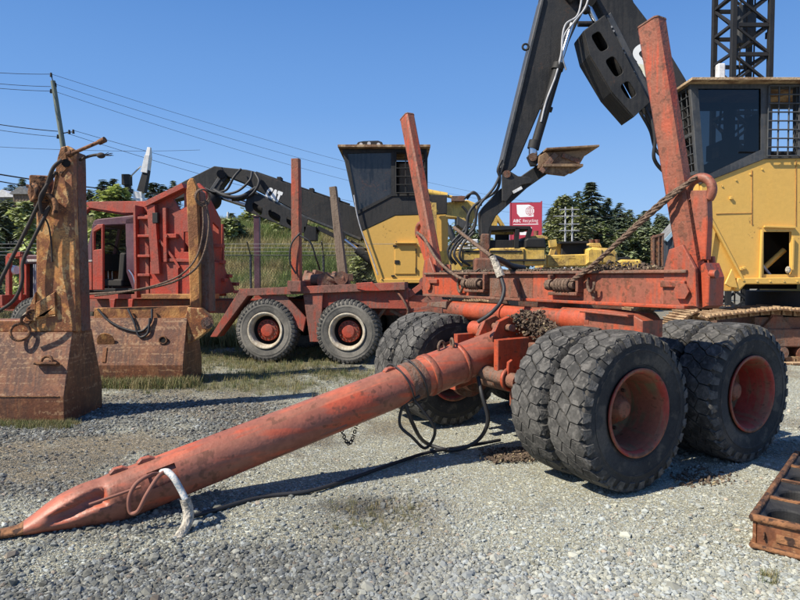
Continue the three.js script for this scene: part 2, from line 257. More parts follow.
{
  const S = 1024, cv = document.createElement('canvas'); cv.width = cv.height = S; const g = cv.getContext('2d');
  const bv = document.createElement('canvas'); bv.width = bv.height = S; const h = bv.getContext('2d'), r = rng(11);
  g.fillStyle = 'rgb(133,130,119)'; g.fillRect(0, 0, S, S); h.fillStyle = 'rgb(70,70,70)'; h.fillRect(0, 0, S, S);
  for (let i = 0; i < 17000; i++) {
    const x = r() * S, y = r() * S, big = Math.pow(r(), 5), s = 2.2 + 10 * big, n = 5 + Math.floor(r() * 3), a0 = r() * 6.28, q = .55 + .45 * r(), t = 112 + 78 * r(), w = r();
    const pts = Array.from({ length: n }, (_, k) => { const a = a0 + k / n * 6.283 + r() * .5; return [Math.cos(a) * s * (.8 + .4 * r()), Math.sin(a) * s * q * (.8 + .4 * r())]; });
    const col = `rgb(${t + (w < .5 ? 2 : -5)},${t + (w < .5 ? 1 : 0)},${t + (w < .5 ? -9 : 5)})`, z = 120 + 110 * r();
    for (const dx of [-S, 0, S]) for (const dy of [-S, 0, S]) {
      if (x + dx < -20 || x + dx > S + 20 || y + dy < -20 || y + dy > S + 20) continue;
      for (const [c, f, k] of [[g, col, 1], [h, `rgb(${z * .75},${z * .75},${z * .75})`, 1], [h, `rgb(${z},${z},${z})`, .62]]) { c.fillStyle = f; c.beginPath(); pts.forEach(([p, e], m) => m ? c.lineTo(x + dx + p * k, y + dy + e * k) : c.moveTo(x + dx + p * k, y + dy + e * k)); c.fill(); }
    }
  }
  const map = new THREE.CanvasTexture(cv), bump = new THREE.CanvasTexture(bv);
  for (const t of [map, bump]) { t.wrapS = t.wrapT = THREE.RepeatWrapping; t.repeat.set(.62, .62); } map.colorSpace = THREE.SRGBColorSpace;
  M.ground = new THREE.MeshStandardMaterial({ map, bumpMap: bump, bumpScale: .016, roughness: 1, vertexColors: true });
}
function groundTint(x, d) {
  const f = fb(x * .55 + 20, d * .55), c = coarse(x, d), gr = grassy(x, d);
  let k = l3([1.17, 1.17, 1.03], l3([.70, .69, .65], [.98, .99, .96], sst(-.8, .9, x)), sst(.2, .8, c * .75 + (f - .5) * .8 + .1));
  k = l3(k, [.62, .5, .36], .7 * sst(.5, .66, fb(x * 1.1 + 60, d * 1.1 + 33)) * sst(2.5, 5, d)); k = l3(k, [.66, .54, .4], .9 * sst(1.9, .7, Math.hypot(x + 2.9, (d - 5.3) * 1.4)) * sst(.3, .55, fb(x * 3, d * 3)));
  k = l3(k, [.42, .4, .2], .8 * gr);
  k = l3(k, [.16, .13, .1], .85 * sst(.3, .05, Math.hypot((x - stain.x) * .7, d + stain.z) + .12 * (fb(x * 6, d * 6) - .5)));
  k = l3(k, [.35, .24, .16], .6 * sst(.26, .05, Math.hypot((x - bare.x) * .7, d + bare.z) + .16 * (fb(x * 6, d * 6) - .5)));
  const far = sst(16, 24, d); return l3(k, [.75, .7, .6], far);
}
{
  const pos = [], col = [], uv = [], idx = [], NA = 340, radii = [0.3]; while (radii[radii.length - 1] < 1500) { const q = radii[radii.length - 1]; radii.push(q * (q < 16 ? 1.018 : 1.12) + .012); }
  const NR = radii.length;
  for (let i = 0; i < NR; i++) for (let j = 0; j <= NA; j++) {
    let t = j / NA * 2 - 1; t = t * .38 + .62 * t * t * t; const a = t * Math.PI, x = Math.sin(a) * radii[i], d = Math.cos(a) * radii[i];
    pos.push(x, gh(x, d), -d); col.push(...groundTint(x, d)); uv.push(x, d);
  }
  for (let i = 0; i < NR - 1; i++) for (let j = 0; j < NA; j++) { const a = i * (NA + 1) + j, b = a + NA + 1; idx.push(a, a + 1, b, a + 1, b + 1, b); }
  const g = new THREE.BufferGeometry(); g.setAttribute('position', new THREE.Float32BufferAttribute(pos, 3)); g.setAttribute('color', new THREE.Float32BufferAttribute(col, 3)); g.setAttribute('uv', new THREE.Float32BufferAttribute(uv, 2)); g.setIndex(idx); g.computeVertexNormals();
  const m = mesh(g, M.ground, 'ground', scene); tag(m, 'grey gravel yard with dusty, stony and grassy patches', 'gravel yard'); m.userData.kind = 'structure';
}
{
  const pos = [], col = [], uv = [], idx = [], nx = 130, nz = 70;
  for (let j = 0; j <= nz; j++) for (let i = 0; i <= nx; i++) {
    const x = -75 + 85 * i / nx, d = 17.5 + 75 * Math.pow(j / nz, 1.5); pos.push(x, hillH(x, d), -d); uv.push(x, d);
    col.push(...l3([.2, .2, .07], [.36, .29, .14], sst(.4, .65, fb(x * .5, d * .5))));
  }
  for (let j = 0; j < nz; j++) for (let i = 0; i < nx; i++) { const a = j * (nx + 1) + i, b = a + nx + 1; idx.push(a, a + 1, b, a + 1, b + 1, b); }
  const g = new THREE.BufferGeometry(); g.setAttribute('position', new THREE.Float32BufferAttribute(pos, 3)); g.setAttribute('color', new THREE.Float32BufferAttribute(col, 3)); g.setAttribute('uv', new THREE.Float32BufferAttribute(uv, 2)); g.setIndex(idx); g.computeVertexNormals();
  const m = mesh(g, new THREE.MeshStandardMaterial({ vertexColors: true, roughness: 1, bumpMap: rep(bumpFine.clone(), .3), bumpScale: .2 }), 'hillside', scene); tag(m, 'weedy green bank rising behind the wire fence', 'hillside'); m.userData.kind = 'structure';
}
// loose stones: angular chips of many sizes
{
  const holder = thing('gravel', 'loose grey gravel stones strewn over the yard', 'gravel'); holder.userData.kind = 'stuff';
  const r = rng(313), kinds = 5, lists = Array.from({ length: kinds }, () => []);
  const put = (x, d, s, hue) => lists[Math.floor(r() * kinds)].push([x, d, s, hue]);
  for (let n = 0; n < 520000; n++) {
    const d = 2.0 * Math.pow(16 / 2.0, Math.pow(r(), .93)), x = (r() * 2 - 1) * (d * .74 + .4), c = coarse(x, d), gr = grassy(x, d);
    if (r() < gr * .7) continue; if (r() > .42 + .58 * sst(.05, .5, c) && r() > sst(.35, .6, fb(x * 2.3, d * 2.3 + 90))) continue; const e = r();
    let s; if (e < .55 * c) s = mix(.0065, .019, Math.pow(r(), 2.2)); else if (e < .55 * c + .018 * c) s = mix(.018, .036, r() * r()); else s = mix(.003, .0075, r() * r());
    if (d > 7) s *= 1.15 + (d - 7) * .06;
    put(x, d, s, r());
  }
  const col = new THREE.Color(), m4 = new THREE.Matrix4(), qq = new THREE.Quaternion(), eu = new THREE.Euler();
  lists.forEach((l, k) => {
    const rk = rng(900 + k), g = new THREE.IcosahedronGeometry(1, 0), p = g.attributes.position, memo = {};
    const sx = .8 + .5 * rk(), sz = .7 + .5 * rk();
    for (let i = 0; i < p.count; i++) { const key = [p.getX(i), p.getY(i), p.getZ(i)].map((v) => v.toFixed(3)).join(); memo[key] ??= .62 + .6 * rk(); const f = memo[key]; p.setXYZ(i, p.getX(i) * f * sx, p.getY(i) * f * .72, p.getZ(i) * f * sz); }
    g.computeVertexNormals();
    const im = new THREE.InstancedMesh(g, new THREE.MeshStandardMaterial({ roughness: 1 }), l.length); im.name = 'stone'; im.castShadow = im.receiveShadow = true;
    l.forEach(([x, d, s, hue], i) => {
      eu.set((r() - .5) * .9, r() * 6.28, (r() - .5) * .9); qq.setFromEuler(eu); const f = s * (.8 + .4 * r());
      m4.compose(V(x, gh(x, d) + s * .22, -d), qq, V(f, f, f)); im.setMatrixAt(i, m4);
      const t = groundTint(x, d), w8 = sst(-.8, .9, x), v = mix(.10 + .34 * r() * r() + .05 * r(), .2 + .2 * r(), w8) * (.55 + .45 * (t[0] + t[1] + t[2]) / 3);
      const warm = hue < .5 ? [1.0, 1, .88] : hue < .96 ? [.95, 1, .98] : [1.12, .95, .78];
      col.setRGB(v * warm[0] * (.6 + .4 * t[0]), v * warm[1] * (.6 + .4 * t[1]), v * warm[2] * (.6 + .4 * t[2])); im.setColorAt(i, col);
    });
    holder.add(im);
  });
}
// grass: blades in tufts
function tuftGeo(r, n, h, w, lean) {
  const pos = [];
  for (let i = 0; i < n; i++) {
    const a = r() * 6.28, d = r() * .06, x = Math.cos(a) * d, z = Math.sin(a) * d, b = r() * 6.28, l = h * (.5 + .6 * r()), k = lean * (.3 + r()), wx = Math.cos(b) * w, wz = Math.sin(b) * w, tx = -Math.sin(b) * k * l, tz = Math.cos(b) * k * l;
    pos.push(x - wx, 0, z - wz, x + wx, 0, z + wz, x + tx * .35 + wx * .7, l * .55, z + tz * .35 + wz * .7);
    pos.push(x + tx * .35 + wx * .7, l * .55, z + tz * .35 + wz * .7, x + tx * .35 - wx * .7, l * .55, z + tz * .35 - wz * .7, x - wx, 0, z - wz);
    pos.push(x + tx * .35 - wx * .7, l * .55, z + tz * .35 - wz * .7, x + tx * .35 + wx * .7, l * .55, z + tz * .35 + wz * .7, x + tx, l, z + tz);
  }
  const g = new THREE.BufferGeometry(); g.setAttribute('position', new THREE.Float32BufferAttribute(pos, 3)); g.computeVertexNormals(); return g;
}
M.blade = new THREE.MeshPhysicalMaterial({ roughness: .9, transmission: .25, thickness: 0, side: THREE.DoubleSide });
function scatter(name, geo, mat, spots, parent, tint) {   // spots: [x, y, z, scale, turn]
  const im = new THREE.InstancedMesh(geo, mat, spots.length); im.name = name; im.castShadow = im.receiveShadow = true; const c = new THREE.Color(), m = new THREE.Matrix4();
  spots.forEach(([x, y, z, s, t, sy = s], i) => { m.compose(V(x, y, z), new THREE.Quaternion().setFromAxisAngle(UPY, t), V(s, sy, s)); im.setMatrixAt(i, m); c.setRGB(...tint(i)); im.setColorAt(i, c); });
  parent.add(im); return im;
}
{
  const holder = thing('grass', 'short dry grass and weeds growing through the gravel', 'grass'); holder.userData.kind = 'stuff';
  const r = rng(55), g1 = tuftGeo(r, 11, .09, .0028, .5), spots = [];
  for (let n = 0; n < 30000; n++) { const d = 6 + 12 * r(), x = -10 + 14 * r(); if (r() < grassy(x, d) * .9) spots.push([x, gh(x, d), -d, .45 + .8 * r(), r() * 6.28]); }
  for (let n = 0; n < 900; n++) { const x = -5.4 + 1.9 * r(), d = 6.5 - .25 * r() * r(); spots.push([x, gh(x, d), -d, .5 + .5 * r(), r() * 6.28]); }
  for (let n = 0; n < 700; n++) { const x = -4.5 + 1.5 * r(), d = 8.8 - .3 * r() * r(); spots.push([x, gh(x, d), -d, .8 + 1.4 * r(), r() * 6.28]); }
  for (let n = 0; n < 90; n++) { const p = GP(330 + 90 * r(), 500 + 30 * r()); spots.push([p.x, 0, p.z, .25 + .3 * r(), r() * 6.28]); }
  for (let n = 0; n < 24; n++) { const p = GP(762 + 16 * r(), 572 + 14 * r()); spots.push([p.x, 0, p.z, .3 + .3 * r(), r() * 6.28]); }
  scatter('tuft', g1, M.blade, spots, holder, () => { const k = rng(spots.length + (R0() * 1e6 | 0))(); return l3([.09, .13, .03], [.34, .27, .13], k); });
}
{
  const holder = thing('weeds', 'tall green and straw coloured weeds covering the bank behind the fence', 'weeds'); holder.userData.kind = 'stuff';
  const r = rng(56), g1 = tuftGeo(r, 16, .6, .012, .5), spots = [], hue = [];
  for (let n = 0; n < 52000; n++) { const d = 17.6 + 34 * Math.pow(r(), 1.4), x = 3 - r() * (6 + d * .78); if (x > 2.5 - (d - 20) * .02) continue; const f = fb(x * .5, d * .5); spots.push([x, hillH(x, d) - .05, -d, .6 + .6 * r() + (d > 28 ? .5 : 0), r() * 6.28]); hue.push(clamp(sst(.42, .62, f + .25 * (r() - .5)) + .5 * sst(23, 18.5, d))); }
  for (let n = 0; n < 9000; n++) { const d = 13.6 + 4.5 * r(), x = -13 + 14 * r(); spots.push([x, gh(x, d), -d, .3 + .6 * r(), r() * 6.28]); hue.push(.35 + .65 * r()); }
  scatter('weed_clump', g1, M.blade, spots, holder, (i) => { const v = .75 + .5 * R0(), c = l3([.16, .215, .05], [.40, .33, .15], hue[i]); return [c[0] * v, c[1] * v, c[2] * v]; });
}
// ------------------------------------------------------------------ trees
M.needle = new THREE.MeshPhysicalMaterial({ vertexColors: true, roughness: 1, transmission: .2, thickness: 0, side: THREE.DoubleSide });
M.leaf = new THREE.MeshPhysicalMaterial({ vertexColors: true, roughness: 1, transmission: .4, thickness: 0, side: THREE.DoubleSide });
function conifer(seed, h, w, tone) {              // layered drooping sprays on a tapered trunk
  const r = rng(seed), pos = [], col = [], tri = (a, b, c, k) => { pos.push(...a, ...b, ...c); for (let i = 0; i < 3; i++) col.push(...k); };
  const layers = Math.round(h * 4.4);
  for (let i = 0; i < layers; i++) {
    const t = i / layers, y = h * (.06 + .93 * t), reach = w * Math.pow(1 - t, .8) * (.72 + .5 * r()) + .12, n = 7 + Math.floor(5 * (1 - t));
    for (let b = 0; b < n; b++) {
      const a = r() * 6.283, len = reach * (.55 + .6 * r()), dr = .18 + .28 * r(), segs = 3 + Math.floor(len * 2.2);
      for (let s = 0; s < segs; s++) {
        const q = (s + .6 + .4 * r()) / segs, x = Math.cos(a) * len * q, z = Math.sin(a) * len * q, yy = y - dr * len * q * q + .05;
        const v = .65 + .7 * r() , k = [tone[0] * v, tone[1] * v, tone[2] * v];
        for (let m = 0; m < 3; m++) { const d = a + (r() - .5) * 2.4, l = .28 + .4 * r() * (1 - .4 * t), wd = .10 + .11 * r(), e = -.12 - .35 * r(); tri([x - Math.sin(d) * wd, yy, z + Math.cos(d) * wd], [x + Math.sin(d) * wd, yy + .04, z - Math.cos(d) * wd], [x + Math.cos(d) * l, yy + e * l, z + Math.sin(d) * l], k); }
      }
    }
  }
  const g = new THREE.BufferGeometry(); g.setAttribute('position', new THREE.Float32BufferAttribute(pos, 3)); g.setAttribute('color', new THREE.Float32BufferAttribute(col, 3)); g.computeVertexNormals(); return g;
}
function leafy(seed, h, w, tone, n, ls, base = .25) {   // leaf faces in clumps round limbs
  const r = rng(seed), pos = [], col = [], clumps = [];
  for (let i = 0; i < 26; i++) { const a = r() * 6.28, t = r(), rad = w * Math.sqrt(r()) * .62 * Math.sin(Math.PI * (.25 + .7 * t)); clumps.push([Math.cos(a) * rad, h * (base + (.92 - base) * t), Math.sin(a) * rad, w * (.2 + .22 * r()), .7 + .6 * r()]); }
  for (let i = 0; i < n; i++) {
    const c = clumps[Math.floor(r() * 26)], u = r() * 2 - 1, a = r() * 6.283, q = Math.cbrt(.35 + .65 * r()) * c[3] * (.85 + .35 * r()), s = Math.sqrt(1 - u * u), x = c[0] + q * s * Math.cos(a), y = c[1] + q * u * .85, z = c[2] + q * s * Math.sin(a);
    const d = r() * 6.28, l = ls * (.6 + .8 * r()), e = (r() - .7) * l, wx = -Math.sin(d) * l * .33, wz = Math.cos(d) * l * .33, v = c[4] * (.6 + .8 * r()), k = [tone[0] * v, tone[1] * v, tone[2] * v], tx = Math.cos(d) * l, tz = Math.sin(d) * l;
    pos.push(x, y, z, x + tx * .5 + wx, y + e * .4, z + tz * .5 + wz, x + tx, y + e, z + tz, x, y, z, x + tx, y + e, z + tz, x + tx * .5 - wx, y + e * .4, z + tz * .5 - wz);
    for (let m = 0; m < 6; m++) col.push(...k);
  }
  const g = new THREE.BufferGeometry(); g.setAttribute('position', new THREE.Float32BufferAttribute(pos, 3)); g.setAttribute('color', new THREE.Float32BufferAttribute(col, 3)); g.computeVertexNormals(); return { g, clumps };
}
const firGeo = [[1, [.10, .15, .06]], [2, [.12, .165, .06]], [3, [.145, .185, .06]], [4, [.09, .135, .06]]].map(([s, t]) => conifer(s * 71, 12, 2.9, t));
const firTrunk = new B().cyl([0, -.2, 0], [0, 11.7, 0], .24, .03, 9).geo();
function fir(px, topY, Z, k, wide, label, group, ground = 0) {
  const top = PZ(px, topY, Z), h = top.y - ground, o = thing('fir_tree', label, 'fir tree', [top.x, ground, -Z], px * 1.7, group), s = h / 12;
  const c = mesh(firGeo[k % 4], M.needle, 'crown', o); c.scale.set(s * wide * 1.4, s, s * wide * 1.4); const t = mesh(firTrunk, M.bark, 'trunk', o); t.scale.set(s, s, s); return o;
}
const RG = 'conifers standing behind the yellow machines';
for (const [px, y, Z, k, w, l] of [
  [578, 189, 128, 0, .75, 'slim dark fir left of the tallest one, above the white poles'], [592, 180, 125, 1, 1.0, 'tallest dark fir, right of the white utility poles'], [585, 214, 118, 3, .9, 'low fir in front of the tallest fir, behind the white poles'],
  [608, 196, 128, 2, .8, 'dark fir next right of the tallest fir'], [620, 201, 122, 3, .8, 'fir midway along the sloping line of trees'], [614, 222, 116, 0, 1, 'low dark fir in the gap of the tree line'],
  [630, 208, 120, 1, .8, 'fir right of the middle of the sloping tree line'], [640, 213, 118, 2, .95, 'light green fir near the low end of the tree line'], [648, 217, 121, 0, .8, 'short dark fir at the low end of the tree line'],
  [656, 219, 165, 1, .8, 'small distant fir beside the thin white pole'], [663, 214, 170, 3, .7, 'distant narrow fir just left of the orange stake'], [669, 219, 165, 2, .7, 'far fir peeping past the orange stake'], [602, 226, 117, 2, 1.2, 'low broad fir behind the last yellow machine'], [569, 205, 135, 2, 1.0, 'fir just left of the slim fir, half hidden by the olive tree'], [600, 206, 134, 3, 1.0, 'fir filling the gap right behind the tallest fir'], [614, 207, 136, 0, 1.0, 'fir filling the gap between the second and third tall firs'], [625, 211, 133, 2, 1.1, 'fir in the second row at the middle of the tree line'], [635, 216, 134, 0, 1.1, 'fir in the second row where the tree line falls'], [644, 222, 136, 3, 1.2, 'low fir in the second row at the low end'], [652, 226, 140, 1, 1.3, 'lowest fir of the second row beside the thin pole'], [645, 209, 150, 0, .8, 'pointed fir rising behind the low end of the tree line'], [659, 212, 155, 2, .8, 'pointed fir behind the wire rope just left of the orange stake'], [666, 216, 150, 1, .9, 'fir touching the edge of the orange stake'], [553, 207, 136, 3, 1.1, 'fir peeping over the olive tree beside the red sign']]) fir(px, y, Z, k, w, l, RG);
for (const [px, y, Z, k, w, l] of [
  [5, 186, 120, 0, .8, 'far fir at the left edge above the roofs'], [22, 177, 118, 1, .7, 'far pointed fir above the white roof'], [12, 183, 130, 3, .8, 'far fir between two pointed firs above the roofs'], [90, 188, 110, 2, .9, 'far fir just right of the rusty column'], [104, 178, 120, 0, 1, 'dark fir above the leafy bush'], [114, 177, 125, 3, .9, 'dark fir left of the white crane tip'],
  [128, 184, 118, 1, 1, 'dark fir right behind the white crane'], [154, 181, 112, 3, 1.1, 'dark fir just right of the white crane'], [163, 183, 118, 0, 1, 'fir above the sloping red guard'], [173, 179, 115, 1, .7, 'pointed fir above the top of the red guard'], [232, 212, 100, 2, 1.3, 'low fir over the bank right of the red guard'], [241, 214, 108, 0, 1.2, 'low fir under the black boom']]) fir(px, y, Z, k, w, l, 'conifers on the skyline at the left', 4.5);
function bush(name, px0, px1, topY, Z, tone, label, cat, base, n = 5200, ls = .2) {
  const a = PZ(px0, topY, Z), b = PZ(px1, topY, Z), w = (b.x - a.x) / 2, h = a.y - base, o = thing(name, label, cat, [(a.x + b.x) / 2, base, -Z]), { g, clumps } = leafy(px0 * 7 + 3, h, w, tone, n, ls, .2);
  mesh(g, M.leaf, 'crown', o); const t = new B().cyl([0, -.3, 0], [0, h * .5, 0], .05 * w + .03, .03 * w, 8); for (const c of clumps.slice(0, 12)) t.cyl([0, h * .25, 0], [c[0], c[1], c[2]], .02 * w + .012, .008, 5); t.build('trunk', M.bark, o);
}
bush('leafy_tree', 82, 146, 180, 21, [.40, .46, .13], 'bright leafy green tree behind the red beam of the truck', 'tree', .4, 6500, .24);
bush('leafy_shrub', 6, 46, 187, 19, [.46, .52, .19], 'pale green shrub growing left of the rusty column', 'shrub', 0, 4200, .2);
bush('leafy_shrub', -30, 12, 226, 17.8, [.22, .27, .08], 'dark green shrub at the left edge by the fence', 'shrub', 0, 3000, .16);
bush('leafy_shrub', 232, 300, 204, 40, [.28, .32, .09], 'round green shrub on the bank below the black boom', 'shrub', 3.6, 5000, .42);
bush('leafy_shrub', 292, 352, 212, 46, [.24, .28, .08], 'dark green shrub on the bank right of the round one', 'shrub', 3.8, 5000, .42);
bush('leafy_shrub', 214, 250, 218, 33, [.2, .24, .07], 'low green shrub on the bank just right of the red guard', 'shrub', 2.6, 4000, .3);
bush('leafy_shrub', 262, 318, 222, 36, [.24, .27, .09], 'olive green shrub on the bank below the lettered boom', 'shrub', 3, 5000, .34);
bush('leafy_shrub', 330, 384, 226, 34, [.22, .26, .08], 'green shrub on the bank left of the middle loader', 'shrub', 2.6, 5000, .34);
bush('leafy_shrub', -16, 28, 198, 30, [.17, .21, .07], 'dark shrub below the pale roofed house at the left edge', 'shrub', 1.5, 4500, .3);
bush('leafy_shrub', 14, 42, 216, 27, [.2, .24, .075], 'dark shrub half hidden by the rusty column', 'shrub', 1, 4500, .26);
bush('broadleaf_tree', 534, 594, 193, 114, [.19, .215, .065], 'broad olive green tree right of the red sign', 'tree', 0, 14000, .8);
bush('broadleaf_tree', 505, 536, 216, 116, [.16, .2, .06], 'small dark tree directly behind the red sign', 'tree', 0, 5000, .9);
bush('broadleaf_tree', 560, 602, 213, 110, [.18, .2, .06], 'dark olive tree behind the white utility poles', 'tree', 0, 6000, .9);
bush('broadleaf_tree', 628, 668, 222, 108, [.18, .23, .065], 'leafy green tree at the right end of the wood', 'tree', 0, 6000, .9);
bush('broadleaf_tree', 430, 506, 224, 100, [.18, .22, .065], 'wide green tree behind the yellow excavator', 'tree', 0, 7000, .9);
bush('broadleaf_tree', 380, 436, 228, 100, [.17, .21, .065], 'green tree glimpsed under the yellow loader cab', 'tree', 0, 6000, .9);
bush('broadleaf_tree', 584, 622, 222, 112, [.15, .19, .055], 'low green tree behind the second yellow excavator', 'tree', 0, 6000, .9);
bush('broadleaf_tree', 606, 640, 229, 106, [.18, .22, .065], 'low light green tree behind the yellow counterweight', 'tree', 0, 5000, .9);
bush('broadleaf_tree', 640, 690, 230, 130, [.16, .2, .06], 'low tree behind the thin white pole', 'tree', 0, 5000, .9);
bush('leafy_shrub', 340, 388, 252, 20, [.28, .32, .09], 'green shrub by the fence left of the yellow loader', 'shrub', 0, 3600, .2);

// ------------------------------------------------------------------ chain-link fence
{
  const Z = 16.9, x0 = -13, x1 = .6, H = 2.15, o = thing('chain_link_fence', 'grey chain-link fence with barbed wire arms behind the trucks', 'fence', [0, 0, -Z]);
  const step = .085, wire = new B();
  const seg = (a, b) => { const d = V(b[0] - a[0], b[1] - a[1], 0), l = d.length(); const g = new THREE.CylinderGeometry(.0028, .0028, l, 3, 1, true); wire.add(g, new THREE.Matrix4().compose(V((a[0] + b[0]) / 2, (a[1] + b[1]) / 2, 0), new THREE.Quaternion().setFromUnitVectors(UPY, d.normalize()), V(1, 1, 1))); };
  for (let x = x0 - H; x < x1; x += step) { const a = Math.max(x, x0), b = Math.min(x + H, x1); if (b <= a) continue; seg([a, .05 + a - x], [b, .05 + b - x]); seg([a, .05 + H - (a - x)], [b, .05 + H - (b - x)]); }
  const w = wire.build('wire_netting', M.frameGrey, o); w.userData.kind = 'stuff';
  new B().cyl([x0, H + .06, 0], [x1, H + .06, 0], .014, .014, 8).build('top_rail', M.frameGrey, o);
  for (const k of [0, 1, 2]) new B().cyl([x0, H + .16 + k * .1, .1 + k * .1], [x1, H + .16 + k * .1, .1 + k * .1], .004, .004, 4).build('barbed_wire', M.galv, o);
  for (let x = -12.4; x < x1; x += 2.05) new B().cyl([x, -.1, -.03], [x, H + .08, -.03], .033, .033, 10).cyl([x, H + .06, -.03], [x, H + .42, .36], .017, .017, 6).build('fence_post', M.frameGrey, o);
}
// ------------------------------------------------------------------ poles, lines, sign, far buildings
{
  const a = PZ(53, 81, 38), b = PZ(64, 150, 38), d = b.clone().sub(a).normalize(), base = a.clone().addScaledVector(d, a.y / -d.y);
  const o = thing('utility_pole', 'grey green leaning utility pole behind the rusty column', 'utility pole', A(base)), top = a.clone().sub(base);
  new B().cyl([0, -.5, 0], A(top), .2, .14, 10).build('pole', M.pole, o);
  const at = (t) => top.clone().multiplyScalar(t);
  for (const [t, dx, dy] of [[.995, -.12, .45], [.975, .1, .1], [.955, -.22, 0], [.765, .75, .12], [.765, .5, .1], [.75, -.25, .02]]) { const p = at(t); new B().cyl(A(p), [p.x + dx, p.y + dy, p.z], .03, .03, 6).cyl([p.x + dx, p.y + dy - .12, p.z], [p.x + dx, p.y + dy + .12, p.z], .08, .06, 8).build('insulator', M.blackFlat, o); }
  const hp = PZ(565.5, 207, 92), hb = PZ(572.5, 207, 92), h = thing('utility_pole', 'white twin utility pole with crossarms in front of the dark trees', 'utility pole', [hp.x, 0, hp.z]);
  h.userData.group = undefined; delete h.userData.group;
  for (const x of [0, hb.x - hp.x]) new B().cyl([x, -.3, 0], [x, hp.y, 0], .17, .12, 8).build('pole', M.galv, h);
  for (const y of [.4, 1.4, 2.6, 3.6]) { const w = hb.x - hp.x; new B().bar([-1 - (y === 1.4 ? .9 : 0), hp.y - y, .2], [w + 1.0, hp.y - y, .2], .11, .12).build('crossarm', M.galv, h); }
  const th = PZ(651.5, 226, 120), t3 = thing('utility_pole', 'thin white pole far off left of the orange stake', 'utility pole', [th.x, 0, th.z]); new B().cyl([0, -.3, 0], [0, th.y, 0], .18, .13, 8).build('pole', M.whiteMetal, t3); new B().bar([-1.2, th.y - 1, 0], [1.2, th.y - 1, 0], .15, .15).build('crossarm', M.whiteMetal, t3);
  const line = (name, label, p, q, sag, r, ext) => { const pts = []; for (let i = 0; i <= 30; i++) { const t = i / 30; pts.push(p.clone().lerp(q, t).add(V(0, -sag * 4 * t * (1 - t), 0))); } const m = new B().tube(pts, r, 90, 5).build(name, M.wireDark, scene); tag(m, label, 'power line'); };
  const P = (t, dx, dy) => at(t).add(base).add(V(dx, dy, 0)), hx = (x, y) => V(hp.x + x, hp.y - y, hp.z + .2);
  line('power_line', 'topmost power line sagging right of the leaning pole', P(.995, -.12, .5), hx(-.4, -.1), 1.2, .012); line('power_line', 'second power line below the topmost, right of the leaning pole', P(.975, .1, .15), hx(.6, .3), 1.6, .012); line('power_line', 'third power line from the top, right of the leaning pole', P(.955, -.2, .05), hx(-1, 1.4), 1.7, .012);
  line('power_line', 'upper cable of the lower pair right of the leaning pole', P(.765, .75, .2), hx(1.4, 2.5), 2.0, .014); line('power_line', 'lower cable of the lower pair right of the leaning pole', P(.765, .4, .0), hx(-.6, 3.5), 2.4, .014);
  for (const [t, y, l, rad] of [[.998, 67, 'topmost power line running left of the leaning pole', .016], [.975, 74, 'second power line running left of the leaning pole', .016], [.955, 79, 'third power line running left of the leaning pole', .016], [.775, 107, 'thick cable left of the leaning pole, below the top three', .026], [.75, 113, 'cable left of the leaning pole just below the thick one', .016]]) line('power_line', l, P(t, -.2, t > .99 ? .45 : 0), PZ(-140, y - 14, 32), .3, rad);
  line('power_line', 'low black cable crossing left behind the rusty column', PZ(-60, 164, 30), PZ(180, 195, 46), .25, .04); line('power_line', 'thin low cable just below the low black one', PZ(-60, 170, 30), PZ(180, 205, 46), .25, .032);
  line('power_line', 'faint cable crossing the sky just above the rusty column', PZ(-60, 143, 45), PZ(200, 150, 60), .3, .016); line('power_line', 'thin cable over the dark trees right of the white poles', hx(1, 1.4), PZ(760, 199, 90), 1, .02); line('power_line', 'lower thin cable over the dark trees right of the white poles', hx(1, 3.6), PZ(760, 232, 90), 1, .02);
}
